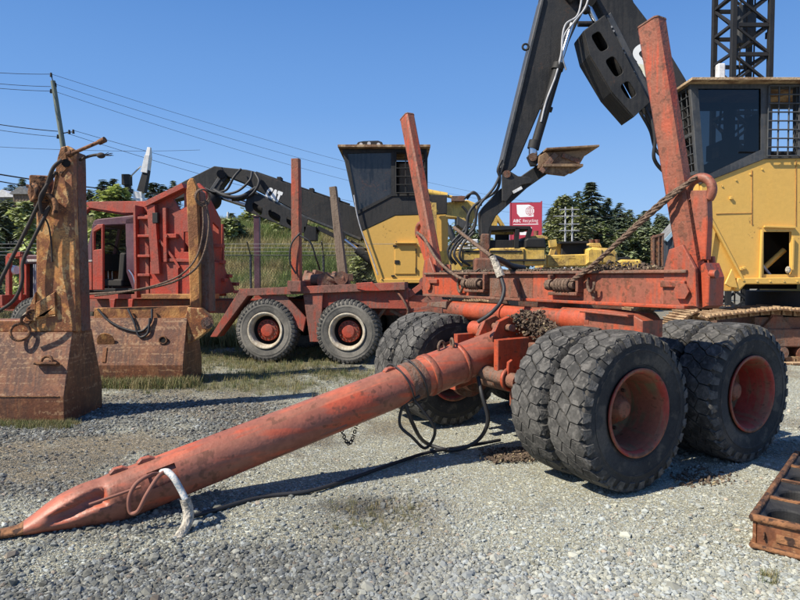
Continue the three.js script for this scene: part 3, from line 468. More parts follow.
{
  const Z = 58, a = PZ(510.5, 202.5, Z), b = PZ(541.3, 202.5, Z), bot = PZ(520, 240, Z).y, w = b.x - a.x, h = a.y - bot, o = thing('recycling_sign', 'dark red yard sign with white lettering and globe', 'sign', [(a.x + b.x) / 2, 0, -Z], -.12);
  const cv = document.createElement('canvas'); cv.width = 512; cv.height = Math.round(512 * h / w); const g = cv.getContext('2d'), W = cv.width, H = cv.height;
  g.fillStyle = 'rgb(180,58,74)'; g.fillRect(0, 0, W, H); g.fillStyle = '#f3f1ee';
  g.beginPath(); g.moveTo(W * .18, H * .05); g.lineTo(W * .6, H * .05); g.lineTo(W * .76, H * .12); g.lineTo(W * .76, H * .38); g.lineTo(W * .3, H * .39); g.lineTo(W * .2, H * .29); g.closePath(); g.fill();
  g.strokeStyle = 'rgb(180,58,74)'; g.lineWidth = 7; const gx = W * .64, gy = H * .225, gr = W * .13; g.beginPath(); g.arc(gx, gy, gr * 1.12, 0, 7); g.fill(); g.stroke();
  for (const k of [-.55, 0, .55]) { g.beginPath(); g.moveTo(gx - gr, gy + k * gr); g.lineTo(gx + gr, gy + k * gr); g.stroke(); g.beginPath(); g.ellipse(gx, gy, gr * Math.abs(k || .02), gr, 0, 0, 7); g.stroke(); }
  g.font = 'bold 74px sans-serif'; g.fillText('ABC', W * .07, H * .53, W * .27); g.font = '70px sans-serif'; g.fillText('Recycling', W * .39, H * .53, W * .52); g.fillRect(W * .07, H * .575, W * .85, H * .02); g.fillRect(W * .52, H * .67, W * .18, H * .05); g.fillRect(W * .3, H * .79, W * .38, H * .09);
  const t = new THREE.CanvasTexture(cv); t.colorSpace = THREE.SRGBColorSpace;
  const f = mesh(new THREE.PlaneGeometry(w - .16, h - .1), new THREE.MeshStandardMaterial({ map: t, roughness: .5 }), 'sign_face', o); f.position.set(0, bot + h / 2, .14);
  new B().box(0, bot + h / 2, 0, w - .1, h, .26, 0, 0, 0, .01).build('sign_panel', M.maroon, o);
  for (const s of [-1, 1]) new B().box(s * (w / 2 - .02), (a.y + .1) / 2, 0, .12, a.y + .1, .34).build('sign_post', new THREE.MeshStandardMaterial({ color: new THREE.Color().setRGB(.36, .04, .06), roughness: .5 }), o);
}
function building(name, label, cat, px0, px1, topY, Z, base, depth, mat, roof) {
  const a = PZ(px0, topY, Z), b = PZ(px1, topY, Z), w = b.x - a.x, h = a.y - base, o = thing(name, label, cat, [(a.x + b.x) / 2, base, -Z]);
  const wall = new B(); wall.box(0, h / 2, -depth / 2, w, h, depth, 0, 0, 0, .01); for (let x = -w / 2 + .2; x < w / 2; x += .5) wall.box(x, h / 2, .03, .08, h - .1, .05, 0, 0, 0, 0); wall.build('wall', mat, o);
  new B().poly([[-w / 2 - .3, h - .05], [w / 2 + .3, h - .05], [w / 2 + .3, h + .12], [0, h + .12 + (roof.k ?? .3)], [-w / 2 - .3, h + .12]], .35, depth + .7, -1).build('roof', roof.m, o); return [o, w, h];
}
{
  const [o, w] = building('metal_building', 'pale blue metal building on top of the bank', 'building', 305, 362, 226, 62, 2, 12, M.blueWall, { m: M.wallPale, k: .3 });
  for (const x of [-1.8, .4, 2.2]) new B().box(x, 1.4, .08, 1, .8, .06).build('window', M.glassDark, o);
  { const Z = 34, s = thing('dark_shed', 'dark corrugated shed with a pale roof edge behind the orange stake', 'shed', [PZ(684, 277, Z).x, 0, -Z]), q = (pts) => { const f = onZ(s, 0); return pts.map(([x, y]) => f(x, y)); };
    new B().poly(q([[664, 279], [664, 240], [684, 219], [704, 240], [704, 279]]), 0, 1.1).build('wall', M.shedDark, s); const rib = new B(), a = q([[664, 279], [664, 240], [684, 219], [704, 240]]); for (let x = a[0][0] + .15; x < a[3][0]; x += .3) { const h = a[1][1] + (a[2][1] - a[1][1]) * (1 - Math.abs(x) / a[3][0]); rib.box(x, h / 2, .03, .06, h - .15, .05, 0, 0, 0, 0); } rib.build('wall_rib', M.shedDark, s).userData.kind = 'stuff';
    for (const k of [1, 3]) new B().bar([a[k][0] * 1.04, a[k][1] - .06, -.55], [a[2][0], a[2][1] + .06, -.55], 1.4, .1, [0, 1, 0]).build('roof', M.roofGrey, s); for (const k of [1, 3]) new B().bar([a[k][0] * 1.04, a[k][1] - .06, .34], [a[2][0], a[2][1] + .06, .34], .05, .2, [0, 1, 0]).build('roof_edge', M.blueWall, s); }
  for (const [x0, x1, y, Z, l, m] of [[-6, 13, 197, 100, 'house with a pale roof at the far left', M.roofGrey], [13, 30, 194, 96, 'house with a dark roof at the far left', M.wood]]) { const [h, w] = building('house', l, 'house', x0, x1, y, Z, 5, 8, m, { m: m === M.wood ? M.roofGrey : M.whiteMetal, k: 1.1 }); for (const x of [-.25, .25]) new B().box(w * x, 1.6, .1, .9, 1, .08).build('window', M.glassDark, h); }
  const r = PZ(20, 236, 34); const bank = thing('gravel_heap', 'grey gravel heap beyond the fence at the left edge', 'heap', [r.x - 3, hillH(r.x - 3, 34) - 1, -34]);
  const g = new THREE.SphereGeometry(1, 40, 20, 0, 6.2832, 0, 1.6), p = g.attributes.position; for (let i = 0; i < p.count; i++) { const f = .9 + .25 * fb(p.getX(i) * 3 + 9, p.getZ(i) * 3); p.setXYZ(i, p.getX(i) * 7 * f, p.getY(i) * 3.4 * f, p.getZ(i) * 4 * f); } g.computeVertexNormals(); mesh(boxUV(g.toNonIndexed()), std(rep(M.roofGrey.map.clone(), .6), { roughness: 1, bumpMap: bumpFine, bumpScale: .1 }), 'heap', bank);
}
{ // steel post, concrete marker, crane far behind
  const a = PZ(257, 217, 24), o = thing('steel_post', 'maroon steel post standing behind the fence under the black boom', 'post', [a.x, 0, a.z]); new B().box(0, a.y / 2, 0, .22, a.y, .22).build('post', M.maroon, o); new B().box(0, a.y + .02, 0, .28, .04, .28).build('post_cap', M.maroon, o);
  const c = PZ(228, 212, 38), hb = hillH(c.x, 38), m = thing('stone_marker', 'small pale pointed marker on dark boulders behind the red guard', 'marker', [c.x, hb, c.z]);
  { const t = c.y - hb; for (const [x, r0, y] of [[0, .42, .2], [.55, .36, .12], [-.5, .34, .1], [.95, .26, .05]]) { const g = new THREE.IcosahedronGeometry(r0, 1), p = g.attributes.position; for (let i = 0; i < p.count; i++) { const f = .8 + .5 * vn(p.getX(i) * 5 + x * 9, p.getY(i) * 5 + p.getZ(i) * 3); p.setXYZ(i, p.getX(i) * f, p.getY(i) * f, p.getZ(i) * f); } g.computeVertexNormals(); new B().add(g, new THREE.Matrix4().makeTranslation(x, y, 0)).build('boulder', M.roofGrey, m); } new B().cyl([0, .2, 0], [0, t, 0], .16, .06, 6).build('pillar', M.wallPale, m); }
  const k = thing('small_crane', 'white tipped black crane jib rising behind the red truck', 'crane', [PZ(139, 200, 40).x, 4, -40]), l = (px, py) => A(L(k, px, py, 40));
  new B().taper(l(142, 192), l(147, 170), .5, .5, .36, .36, [0, 0, 1]).build('jib', M.blackFlat, k); new B().taper(l(145.5, 173), l(148.5, 156), .42, .55, .3, .5, [0, 0, 1]).taper(l(148.5, 158), l(149.5, 147.5), .3, .5, .2, .2, [0, 0, 1]).build('jib_tip', M.whiteMetal, k);
  new B().cyl(l(141, 166), l(129, 178), .05, .05, 6).build('ram', M.chrome, k); new B().box(...l(127, 180), .5, .7, .5).box(...l(128, 190), .3, .9, .3).build('counterweight', M.blackFlat, k); new B().box(...l(139, 196), .55, .5, .5).box(...l(139, 205), .8, .8, .8).build('pedestal', M.whiteMetal, k); new B().box(l(139, 205)[0], .3, 0, .9, 1.2, .9).build('pedestal', M.whiteMetal, k);
}
// ------------------------------------------------------------------ wheels: axis along z, outer face towards -z
function treadGeo(R, W, n, gap = .006, dep = .022) {
  const pos = [], p = 2 * Math.PI * R / n, Hh = W / 2.5, tri = (...q) => q.forEach((v) => pos.push(...v));
  const at = (s0, z0, r) => { const s = s0 + .013 * Math.sin(6.2832 * z0 / Hh), z = Math.abs(z0) < W * .4 ? z0 + .008 * Math.sin(6.2832 * s0 / p) : z0; return [Math.cos(s / R) * r, Math.sin(s / R) * r, z]; };
  const rj = rng(n);
  for (let row = -1; row <= 1; row++) for (let i = 0; i < n; i++) {
    const s0 = (i + (row ? .5 : 0)) * p, z0 = row * .75 * Hh, jr = (rj() - .5) * .002;
    const hex = (k, r) => [[0, Hh / 2], [-p / 2, Hh / 4], [-p / 2, -Hh / 4], [0, -Hh / 2], [p / 2, -Hh / 4], [p / 2, Hh / 4]].map(([a, b], m) => {
      let z = z0 + b * (1 - k / Hh) ; if (row && Math.abs(z) > W * .36) z = Math.sign(z) * Math.min(Math.abs(z), W * .5); const edge = Math.abs(z) / (W / 2); return at(s0 + a * (1 - k / p) + (m % 2 ? .006 : -.004), z, r - (edge > .6 ? (edge - .6) * .03 : 0) + jr); });
    const a = hex(gap * 2.1, R), c = hex(gap * 1.5, R - .004), b = hex(gap * 1.2, R - dep - .012);
    for (let k = 1; k < 5; k++) tri(a[0], a[k], a[k + 1]);
    for (let k = 0; k < 6; k++) { const j = (k + 1) % 6; tri(c[k], c[j], a[j], c[k], a[j], a[k]); tri(b[k], b[j], c[j], b[k], c[j], c[k]); }
  }
  for (const s of [-1, 1]) for (let i = 0; i < n; i++) {     // shoulder lugs running down on to the sidewall
    const s0 = (i + .5) * p, w = p * .31, v = [], zi = W * .40, zo = W * .525;
    for (const [a, z, r] of [[-w, zi, R - .012], [w, zi, R - .012], [w, zo - .012, R - .022], [-w, zo - .012, R - .022], [-w * .8, zo + .006, R - .085], [w * .8, zo + .006, R - .085], [-w * .8, zo - .03, R - .1], [w * .8, zo - .03, R - .1], [-w, zi, R - .06], [w, zi, R - .06]]) v.push(at(s0 + a, s * z, r));
    const Q = (a, b, c, d) => s > 0 ? tri(v[a], v[b], v[c], v[a], v[c], v[d]) : tri(v[a], v[c], v[b], v[a], v[d], v[c]);
    Q(0, 1, 2, 3); Q(3, 2, 5, 4); Q(4, 5, 7, 6); Q(0, 3, 4, 6); Q(0, 6, 8, 8); Q(2, 1, 9, 7); Q(2, 7, 5, 5);
  }
  const g = new THREE.BufferGeometry(); g.setAttribute('position', new THREE.Float32BufferAttribute(pos, 3)); g.computeVertexNormals(); return boxUV(g);
}
function tyreBody(R, W, rimR) {
  const h = W / 2, prof = [[rimR - .01, -h * .78], [rimR + .02, -h * .86], [rimR + .035, -h * .93], [rimR + .05, -h * .93], [rimR + .055, -h * .97], [rimR + .10, -h * 1.01], [R * .76, -h * 1.03], [R * .765, -h * 1.055], [R * .785, -h * 1.055], [R * .79, -h * 1.03], [R * .85, -h * 1.01], [R * .86, -h * 1.025], [R * .875, -h * 1.0], [R * .93, -h * .93], [R - .034, -h * .8], [R - .026, -h * .4]];
  return boxUV(lathe([...prof, ...prof.slice().reverse().map(([r, z]) => [r, -z])], 72).toNonIndexed());
}
const tyreG = tyreBody(.6, .355, .305), treadG = treadGeo(.6, .345, 30), tyreT = tyreBody(.6, .34, .315), treadT = treadGeo(.6, .335, 42, .014, .03);
const flat = (g) => boxUV(g.toNonIndexed());
const rimG = flat(lathe([[.298, -.14], [.318, -.165], [.33, -.172], [.332, -.184], [.318, -.187], [.300, -.176], [.292, -.15], [.276, -.12], [.268, -.07], [.262, .05], [.255, .10]], 48));
const wellG = flat(lathe([[.286, -.145], [.272, -.118], [.263, -.07], [.256, .05], [.25, .096]], 40));
const dishG = flat(lathe([[.258, .085], [.25, .10], [.225, .11], [.16, .112], [.13, .10]], 40));
const barrelG = flat(lathe([[.262, .08], [.27, .12], [.292, .15], [.318, .165], [.33, .172], [.33, .18], [.31, .172], [.285, .15]], 40));
const boltG = (r, n, z, s) => { const b = new B(); for (let i = 0; i < n; i++) { const a = i / n * 6.283; b.cyl([Math.cos(a) * r, Math.sin(a) * r, z], [Math.cos(a) * r, Math.sin(a) * r, z - .03], s, s * .9, 6); } return b.geo(); };
const hubG = new B().add(lathe([[.15, .10], [.14, .07], [.105, .05], [.1, .0], [.075, -.015], [.07, -.04], [.05, -.05], [0, -.05]], 24)).geo(), nutG = boltG(0, 1, 0, .015);
const nuts = (w, r, n, z) => { for (let i = 0; i < n; i++) { const a = i / n * 6.283; mesh(nutG, M.bunkRust, 'wheel_nut', w).position.set(Math.cos(a) * r, Math.sin(a) * r, z); } };
function dualWheel(parent, x, z, out, hub, spin, dirty) {     // out: -1 outer face towards -z
  const w = sub('wheel', parent, x, .6, z); if (out > 0) w.rotation.y = Math.PI;
  const t = mesh(tyreG, M.sidewall, 'tyre', w), d = mesh(treadG, M.tread, 'tread', w); t.rotation.z = d.rotation.z = spin;
  mesh(rimG, M.rimRed, 'rim', w); if (dirty) mesh(wellG, M.rimDirt, 'rim_well', w); mesh(barrelG, M.rimRed, 'rim_lip', w); mesh(dishG, M.rimDirt, 'rim_disc', w).rotation.z = spin;
  if (hub) { mesh(hubG, M.rimRed, 'hub', w); nuts(w, .185, 10, .11); } return w;
}
// ------------------------------------------------------------------ the log trailer in front
const TR = thing('log_trailer', 'red log trailer with long tongue on the gravel, dual wheels and two slanted stakes', 'log trailer', [1.04, 0, -5.64], -150 * Math.PI / 180);
for (const x of [0, -1.45]) {
  for (const [z, out, hub] of [[-1.27, -1, 1], [-.86, 1, 0], [1.07, -1, 0], [1.48, 1, 1]]) dualWheel(TR, x, z, out, hub, x * 2 + z * 3, x === 0);
  new B().cyl([x, .6, -1.0], [x, .6, 1.3], .085, .085, 16).cyl([x, .6, -.62], [x, .6, -.5], .17, .17, 20).cyl([x, .6, .5], [x, .6, .62], .17, .17, 20).cyl([x, .6, -.68], [x, .6, -.62], .24, .24, 24).cyl([x, .6, .62], [x, .6, .68], .24, .24, 24).build('axle', M.bunkRust, TR);
}
for (const s of [-1, 1]) {
  new B().poly([[.35, .5], [.35, .68], [-.45, .98], [-1.0, .98], [-1.8, .68], [-1.8, .5], [-1, .66], [-.45, .66]], s * .46 + .06, .12).build('walking_beam', M.trailerRed, TR);
  new B().poly([[.42, .74], [.42, 1.06], [-2.1, 1.1], [-2.1, .86]], s * .3 + .03, .06).build('frame_rail', M.trailerRed, TR);
}
new B().box(-.5, 1.02, -.12, .95, .03, 1.5).build('deck_plate', M.bunkRust, TR);
new B().box(.02, .9, -.1, .12, .24, 1.3, 0, 0, 0, .015).build('cross_member', M.bunkRust, TR); new B().box(-1.9, .98, 0, .1, .2, .66).build('cross_member', M.trailerRed, TR);
new B().cyl([.42, .76, -.02], [.36, .72, -.52], .065, .065, 18).cyl([.42, .76, .02], [.43, .77, .12], .085, .085, 18).build('brake_chamber', M.bunkRust, TR);
new B().torus([.37, .73, -.42], .085, .018, 0, .1).poly([[.32, .7], [.42, .7], [.40, .88], [.36, .9]], -.42, .03).poly([[.16, .62], [.3, .62], [.26, .86], [.16, .88]], -.62, .05).cyl([.36, .72, -.5], [.36, .72, -.66], .035).build('brake_bracket', M.trailerRed, TR);
// tongue: a tube, flattened to a wedge at the tip, with a slot and a hollow on the near side
const ip = (t) => (s) => { let k = 0; while (k < t.length - 2 && s > t[k + 1][0]) k++; const [a, u] = t[k], [b, v] = t[k + 1], q = clamp((s - a) / (b - a)); return mix(u, v, q); };
const noseY = ip([[3.45, .1195], [3.58, .112], [3.7, .098], [3.78, .078], [3.86, .052], [3.94, .03], [4.3, .022]]), noseR = ip([[3.38, .165], [3.5, .155], [3.6, .138], [3.7, .113], [3.78, .087], [3.86, .056], [3.94, .027], [4.3, .02]]), noseW = ip([[3.38, .165], [3.6, .145], [3.75, .118], [3.9, .078], [4.0, .058], [4.3, .045]]);
const yc = (s) => s < 3.45 ? .982 - .25 * s : noseY(s);
{
  const S = [], NA = 64, pos = [], idx = []; for (let s = .1; s < 4.16; s += .022) S.push(s);
  const hole = (s, a) => s > 3.0 && s < 3.18 && a > 6 && a < 46;
  const P = (s, deg, rk) => {
    const t = sst(3.36, 3.98, s), a = deg * Math.PI / 180; let ry = noseR(s), rz = noseW(s);
    if (s > .62 && s < .9) { ry += .012; rz += .012; }
    let k = rk; const cen = 18 + 26 * sst(3.75, 3.45, s), hol = sst(3.42, 3.46, s) * sst(3.8, 3.7, s) * sst(cen - 38, cen - 24, deg) * sst(cen + 13, cen + 3, deg); k *= 1 - .45 * hol;
    let y = yc(s) + ry * Math.sin(a) * k * Math.cos(.245) + (s < 3.4 ? 0 : 0); return [s + ry * Math.sin(a) * k * .24 * (1 - t), Math.max(y, -.012), -rz * Math.cos(a) * k];
  };
  const deg = (j) => -180 + 360 * j / NA;
  const quad = (a, b, c, d) => pos.push(...a, ...b, ...c, ...a, ...c, ...d), tip = [], quadT = (a, b, c, d) => tip.push(...a, ...b, ...c, ...a, ...c, ...d);
  for (let i = 0; i < S.length - 1; i++) for (let j = 0; j < NA; j++) {
    const a = deg(j), b = deg(j + 1), m = (a + b) / 2, sm = (S[i] + S[i + 1]) / 2; if (hole(sm, m)) continue;
    (sm > 3.9 ? quadT : quad)(P(S[i], a, 1), P(S[i], b, 1), P(S[i + 1], b, 1), P(S[i + 1], a, 1));
  }
  for (let j = 0; j < NA; j++) { pos.push(...P(S[0], deg(j), 1), ...[S[0], yc(S[0]), 0], ...P(S[0], deg(j + 1), 1)); pos.push(...P(S[S.length - 1], deg(j), 1), ...P(S[S.length - 1], deg(j + 1), 1), ...[S[S.length - 1] + .02, .03, 0]); }
  for (let s = 2.95; s < 3.2; s += .05) for (let j = 0; j < NA; j++) if (deg(j) > -14 && deg(j) < 70) quad(P(s, deg(j), .86), P(s, deg(j + 1), .86), P(s + .05, deg(j + 1), .86), P(s + .05, deg(j), .86));
  let g = new THREE.BufferGeometry(); g.setAttribute('position', new THREE.Float32BufferAttribute(pos, 3)); g.computeVertexNormals();
  const n = []; { // smooth normals across shared corners
    const m = new Map(), p = g.attributes.position, q = g.attributes.normal, key = (i) => Math.round(p.getX(i) * 2000) + ',' + Math.round(p.getY(i) * 2000) + ',' + Math.round(p.getZ(i) * 2000);
    for (let i = 0; i < p.count; i++) { const k = key(i), v = m.get(k) ?? m.set(k, V()).get(k); v.add(V(q.getX(i), q.getY(i), q.getZ(i))); }
    for (let i = 0; i < p.count; i++) { const f = V(q.getX(i), q.getY(i), q.getZ(i)), v = m.get(key(i)).clone().normalize(); const w = v.dot(f) > .6 ? v : f; q.setXYZ(i, w.x, w.y, w.z); }
  }
  const T = mesh(boxUV(g), M.tongue, 'tongue', TR); { const tg = new THREE.BufferGeometry(); tg.setAttribute('position', new THREE.Float32BufferAttribute(tip, 3)); tg.computeVertexNormals(); mesh(boxUV(tg), M.rustBare, 'tongue_tip', T); }
  const ring = (s, r0, r1, w, mat, name) => { const b = new B(), d = V(1, -.25, 0).normalize(), g = lathe([[r0, -w / 2], [r1, -w / 2], [r1, w / 2], [r0, w / 2]], 44); b.add(g, new THREE.Matrix4().compose(V(s, yc(s), 0), new THREE.Quaternion().setFromUnitVectors(V(0, 0, 1), d), V(1, 1, 1))); return b.build(name, mat, T); };
  ring(.92, .16, .184, .05, M.trailerRed, 'collar'); ring(.6, .16, .186, .035, M.trailerRed, 'collar'); ring(1.08, .16, .172, .16, M.bunkRust, 'sleeve');
  for (const [s, k] of [[3.36, .75], [3.19, .75], [1.3, .7]]) { const y = yc(s) + .15; new B().poly([[s - .07 * k, y - .03], [s + .08 * k, y - .05], [s + .085 * k, y + .015], [s + .05 * k, y + .055 * k], [s - .02 * k, y + .065 * k], [s - .065 * k, y + .045 * k]], .02, .05).build('lug', M.tongue, T); }
  new B().cyl([1.98, yc(1.98) - .09, -.13], [1.76, yc(1.76) - .09, -.135], .012, .012, 8).cyl([3.55, .17, -.16], [3.25, .24, -.185], .01, .01, 8).build('steel_rod', M.redHose, T);
  for (const z of [-.1, .1]) new B().poly([[-.12, .9], [.3, .9], [.32, 1.06], [.24, 1.2], [.12, 1.24], [-.02, 1.17], [-.12, 1.0]], z + .025, .05, -1, [circle(.14, 1.14, .035)]).build('clevis_plate', M.trailerRed, TR);
  new B().cyl([.14, 1.14, -.2], [.14, 1.14, .2], .032, .032, 14).cyl([.14, 1.14, .17], [.14, 1.14, .22], .055, .055, 6).build('clevis_pin', M.bunkRust, TR);
  new B().cyl([.18, 1.1, .17], [.18, 1.1, .34], .075, .075, 18).box(.12, 1.05, .26, .2, .1, .1).build('pin_boss', M.trailerRed, TR);
  for (const [s, tw] of [[1.06, .15], [1.2, -.1]]) { const pts = []; for (let i = 0; i < 24; i++) { const a = i / 24 * 6.283; pts.push([s + .03 * Math.sin(a + tw) + .05 * Math.sin(a), yc(s) + Math.sin(a) * .186, -Math.cos(a) * .186]); } new B().tube(pts, .007, 60, 6, true).build('hose_loop', M.hose, TR); }
  const ch = new B(); for (let i = 0; i < 15; i++) { const t = i / 14, x = 1.62 + .14 * t, y = yc(x) - .16 - .13 * Math.sin(Math.PI * t), z = -.03 - .02 * t; ch.torus([x, y, z], .013, .0045, i % 2 ? Math.PI / 2 : 0, i % 2 ? .5 : .2); } ch.build('chain', M.wireDark, TR);
  new B().torus([.78, yc(.78) + .2, .0], .05, .012, 0, .4).torus([.68, yc(.68) + .2, -.02], .045, .012, .2, 1.2).build('hose_guide', M.wire, TR);
}
// bunk: cross beam with flanges and stiffeners
{
  const bx = -.32;
  new B().box(bx, 1.51, .33, .28, .235, .86, 0, 0, 0, .01).build('bunk_beam', M.bunkRust, TR);
  new B().box(bx, 1.51, -.9, .284, .236, 1.6, 0, 0, 0, .01).build('bunk_beam', M.trailerRed, TR);
  new B().box(bx, 1.51, 1.26, .284, .236, 1.0, 0, 0, 0, .01).build('bunk_beam', M.trailerRed, TR);
  new B().box(bx, 1.64, .03, .36, .026, 3.46).build('bunk_flange', M.bunkRust, TR);
  new B().box(bx, 1.385, -.87, .38, .028, 1.66).build('bunk_flange', M.trailerRed, TR); new B().box(bx, 1.385, .86, .4, .028, 1.78).build('bunk_flange', M.bunkRust, TR);
  for (const z of [.1, .34]) new B().polyX([[z - .06, 1.4], [z + .06, 1.4], [z + .012, 1.58], [z - .012, 1.58]], -.12, .08, -1).build('stiffener', M.bunkRust, TR);
  new B().cyl([bx - .06, 1.03, -.25], [bx - .06, 1.37, -.25], .24, .2, 28).build('turntable', M.bunkRust, TR);
  // round cross tube under the bunk, and its boxed end
  const tx = -.2;
  new B().cyl([tx, 1.235, .3], [tx, 1.235, 1.28], .1, .1, 28).cyl([tx, 1.235, -.5], [tx, 1.235, -.86], .105, .105, 28).cyl([tx, 1.235, -.5], [tx, 1.235, .3], .085, .085, 20).build('cross_tube', M.trailerRed, TR);
  new B().polyX([[-.8, 1.15], [-.8, 1.335], [-1.0, 1.335], [-1.28, 1.315], [-1.38, 1.27], [-1.38, 1.14], [-1.2, 1.13]], tx + .1, .24, -1).polyX([[-.82, 1.33], [-1.3, 1.315], [-1.3, 1.295], [-.82, 1.31]], tx + .17, .08, -1).build('tube_end', M.trailerRed, TR);
  new B().polyX([[1.18, 1.33], [1.56, 1.3], [1.6, 1.26], [1.2, 1.25]], tx + .12, .2, -1).build('bracket', M.bunkRust, TR);
  new B().box(tx - .02, 1.31, -1.0, .2, .012, .3, 0, 0, .0).build('dirt_cake', M.bunkRust, TR);
  // stake pockets and stakes
  const stake = (z0, z1, ty, s) => {
    const a = [bx, 1.42, z0], b = [bx, ty, z1], S = new B().taper(a, b, .12, .155, .13, .185, [0, 0, 1], .02).build('stake', M.stake, TR);
    const u = V(0, b[1] - a[1], b[2] - a[2]).normalize(), o = V(0, -u.z, u.y).multiplyScalar(-s * (1)); const at = (t, q) => V(...a).lerp(V(...b), t).addScaledVector(o, q);
    new B().taper(A(at(.998, 0)), A(at(1.004, 0)), .14, .19, .135, .185, [0, 0, 1], .02).build('stake_cap', M.bunkRust, S);
    // ear with an eye for the wire rope on the outer side
    const e = at(.36, .16), l = at(.13, .13), n = [];
    new B().torus(A(e), .095, .034, 0, Math.PI / 2, 4.6, s > 0 ? -.7 : -.7).polyX([[at(.37, .1).z, at(.37, .1).y], [at(.36, .235).z, at(.36, .235).y - .02], [at(.25, .2).z, at(.25, .2).y], [at(.13, .14).z, at(.13, .14).y], [at(.13, .1).z, at(.13, .1).y]], bx + .035, .07, -1).build('rope_ear', M.trailerRed, S);
    const pl = new B();
    pl.polyX([[z0 - .1, 1.39], [z0 + .17, 1.39], [z0 + .17, 1.66], [z0 + .13, 1.8], [z0 + .02, 1.83], [z0 - .08, 1.66]], bx + .15, .035, -1); pl.polyX([[z0 - .1, 1.39], [z0 + .17, 1.39], [z0 + .12, 1.75], [z0 - .06, 1.75]], bx - .09, .03, -1);
    pl.polyX([[z0 - s * .1, 1.38], [z0 - s * .145, 1.4], [z0 - s * .15, 1.6], [z0 - s * .11, 1.7], [z0 - s * .08, 1.68]], bx + .09, .18, -1).box(bx + .15, 1.55, z0 + s * .08, .05, .05, .2);
    pl.build('stake_pocket', M.trailerRed, TR);
    new B().cyl([bx - .15, 1.5, z0], [bx + .165, 1.5, z0], .045, .045, 14).cyl([bx + .165, 1.5, z0], [bx + .185, 1.5, z0], .058, .062, 6).cyl([bx + .06, 1.62, z0 - s * .14], [bx + .06, 1.62, z0 - s * .185], .03, .03, 10).build('hinge_pin', M.trailerRed, TR);
    return e;
  };
  const er = stake(-1.67, -1.25, 3.55, 1), el = stake(1.66, 2.45, 3.68, -1);
  // wire ropes from the ears to the winches on the beam
  const winch = (z) => { const b = new B(); for (let i = 0; i < 5; i++) b.torus([bx + .2, 1.53, z - .07 + i * .035], .045, .016, 0, 0); b.cyl([bx + .2, 1.53, z - .13], [bx + .2, 1.53, z + .15], .032, .032, 12).cyl([bx + .2, 1.53, z + .13], [bx + .2, 1.53, z + .19], .05, .05, 8); b.build('winch_drum', M.wire, TR); new B().box(bx + .17, 1.455, z, .1, .03, .34).box(bx + .16, 1.55, z - .16, .1, .16, .03).box(bx + .16, 1.55, z + .17, .1, .14, .03).build('winch_bracket', M.bunkRust, TR); };
  winch(-.55); winch(.72); new B().torus([bx + .17, 1.51, 1.02], .075, .016, 0, Math.PI / 2 - .3).build('ring', M.wire, TR); new B().torus([bx + .2, 1.54, -.86], .06, .013, 0, Math.PI / 2 - .4, 4.4, 2.2).cyl([bx + .17, 1.5, -.86], [bx + .17, 1.42, -.87], .014).build('rope_clip', M.wire, TR);
  const rope = (pts, r, name = 'wire_rope') => { // two strands twisted
    const c = new THREE.CatmullRomCurve3(pts.map((p) => V(...p))), len = c.getLength(), n = Math.round(len * 46), b = new B();
    for (let k = 0; k < 3; k++) { const q = []; for (let i = 0; i <= n; i++) { const p = c.getPointAt(i / n), t = c.getTangentAt(i / n), a = i / n * len * 34 + k * 2.094, x = t.clone().cross(V(1, .2, .1)).normalize(), y = t.clone().cross(x); q.push(p.addScaledVector(x, Math.cos(a) * r * .55).addScaledVector(y, Math.sin(a) * r * .55)); } b.tube(q, r * .56, n * 2, 5); } return b.build(name, M.wire, TR);
  };
  rope([[bx + .06, er.y + .06, er.z + .05], [bx + .15, 2.16, -1.52], [bx + .22, 1.85, -1.12], [bx + .22, 1.66, -.84], [bx + .2, 1.55, -.62]], .018); rope([[bx + .03, er.y + .1, er.z], [bx + .12, 2.19, -1.5], [bx + .2, 1.9, -1.16], [bx + .18, 1.7, -.86], [bx + .18, 1.56, -.6]], .016);
  new B().tube([[bx + .06, el.y - .02, el.z], [bx + .2, 2.05, 1.7], [bx + .25, 1.8, 1.36], [bx + .24, 1.62, 1.02], [bx + .2, 1.55, .82]], .017, 60, 7).build('wire_rope', M.wire, TR);
  new B().tube([[bx - .2, 2.2, 1.66], [bx - .1, 2.02, 1.2], [bx, 1.78, .6], [bx + .05, 1.66, .22]], .022, 60, 7).build('wire_rope', M.wire, TR);
  // hydraulic hose with its white coupling
  const h0 = L(TR, 495, 262, 5.55), h1 = L(TR, 501, 277, 5.5);
  new B().cyl(A(h0), A(h1), .034, .04, 12).cyl(A(L(TR, 492, 256, 5.56)), A(h0), .03, .03, 10).build('hose_coupling', M.fraying, TR);
  new B().tube([h1, L(TR, 504, 290, 5.4), L(TR, 500, 303, 5.35), L(TR, 490, 314, 5.3), L(TR, 478, 322, 5.35)], .018, 40, 8).build('hydraulic_hose', M.hose, TR);
  new B().tube([L(TR, 492, 257, 5.56), L(TR, 503, 261, 5.75), L(TR, 512, 266, 5.9), L(TR, 524, 268, 6.0)], .03, 30, 8).build('hydraulic_hose', M.hose, TR);
  new B().tube([L(TR, 478, 377, 5.3), L(TR, 482, 395, 5.2), L(TR, 488, 420, 5.2), L(TR, 478, 440, 5.3), GP(455, 450, .03).applyMatrix4(TR.matrixWorld.clone().invert()), GP(430, 445, .03).applyMatrix4(TR.matrixWorld.clone().invert()), L(TR, 412, 422, 5.0), L(TR, 404, 400, 4.95)], .018, 80, 8).build('air_hose', M.hose, TR);
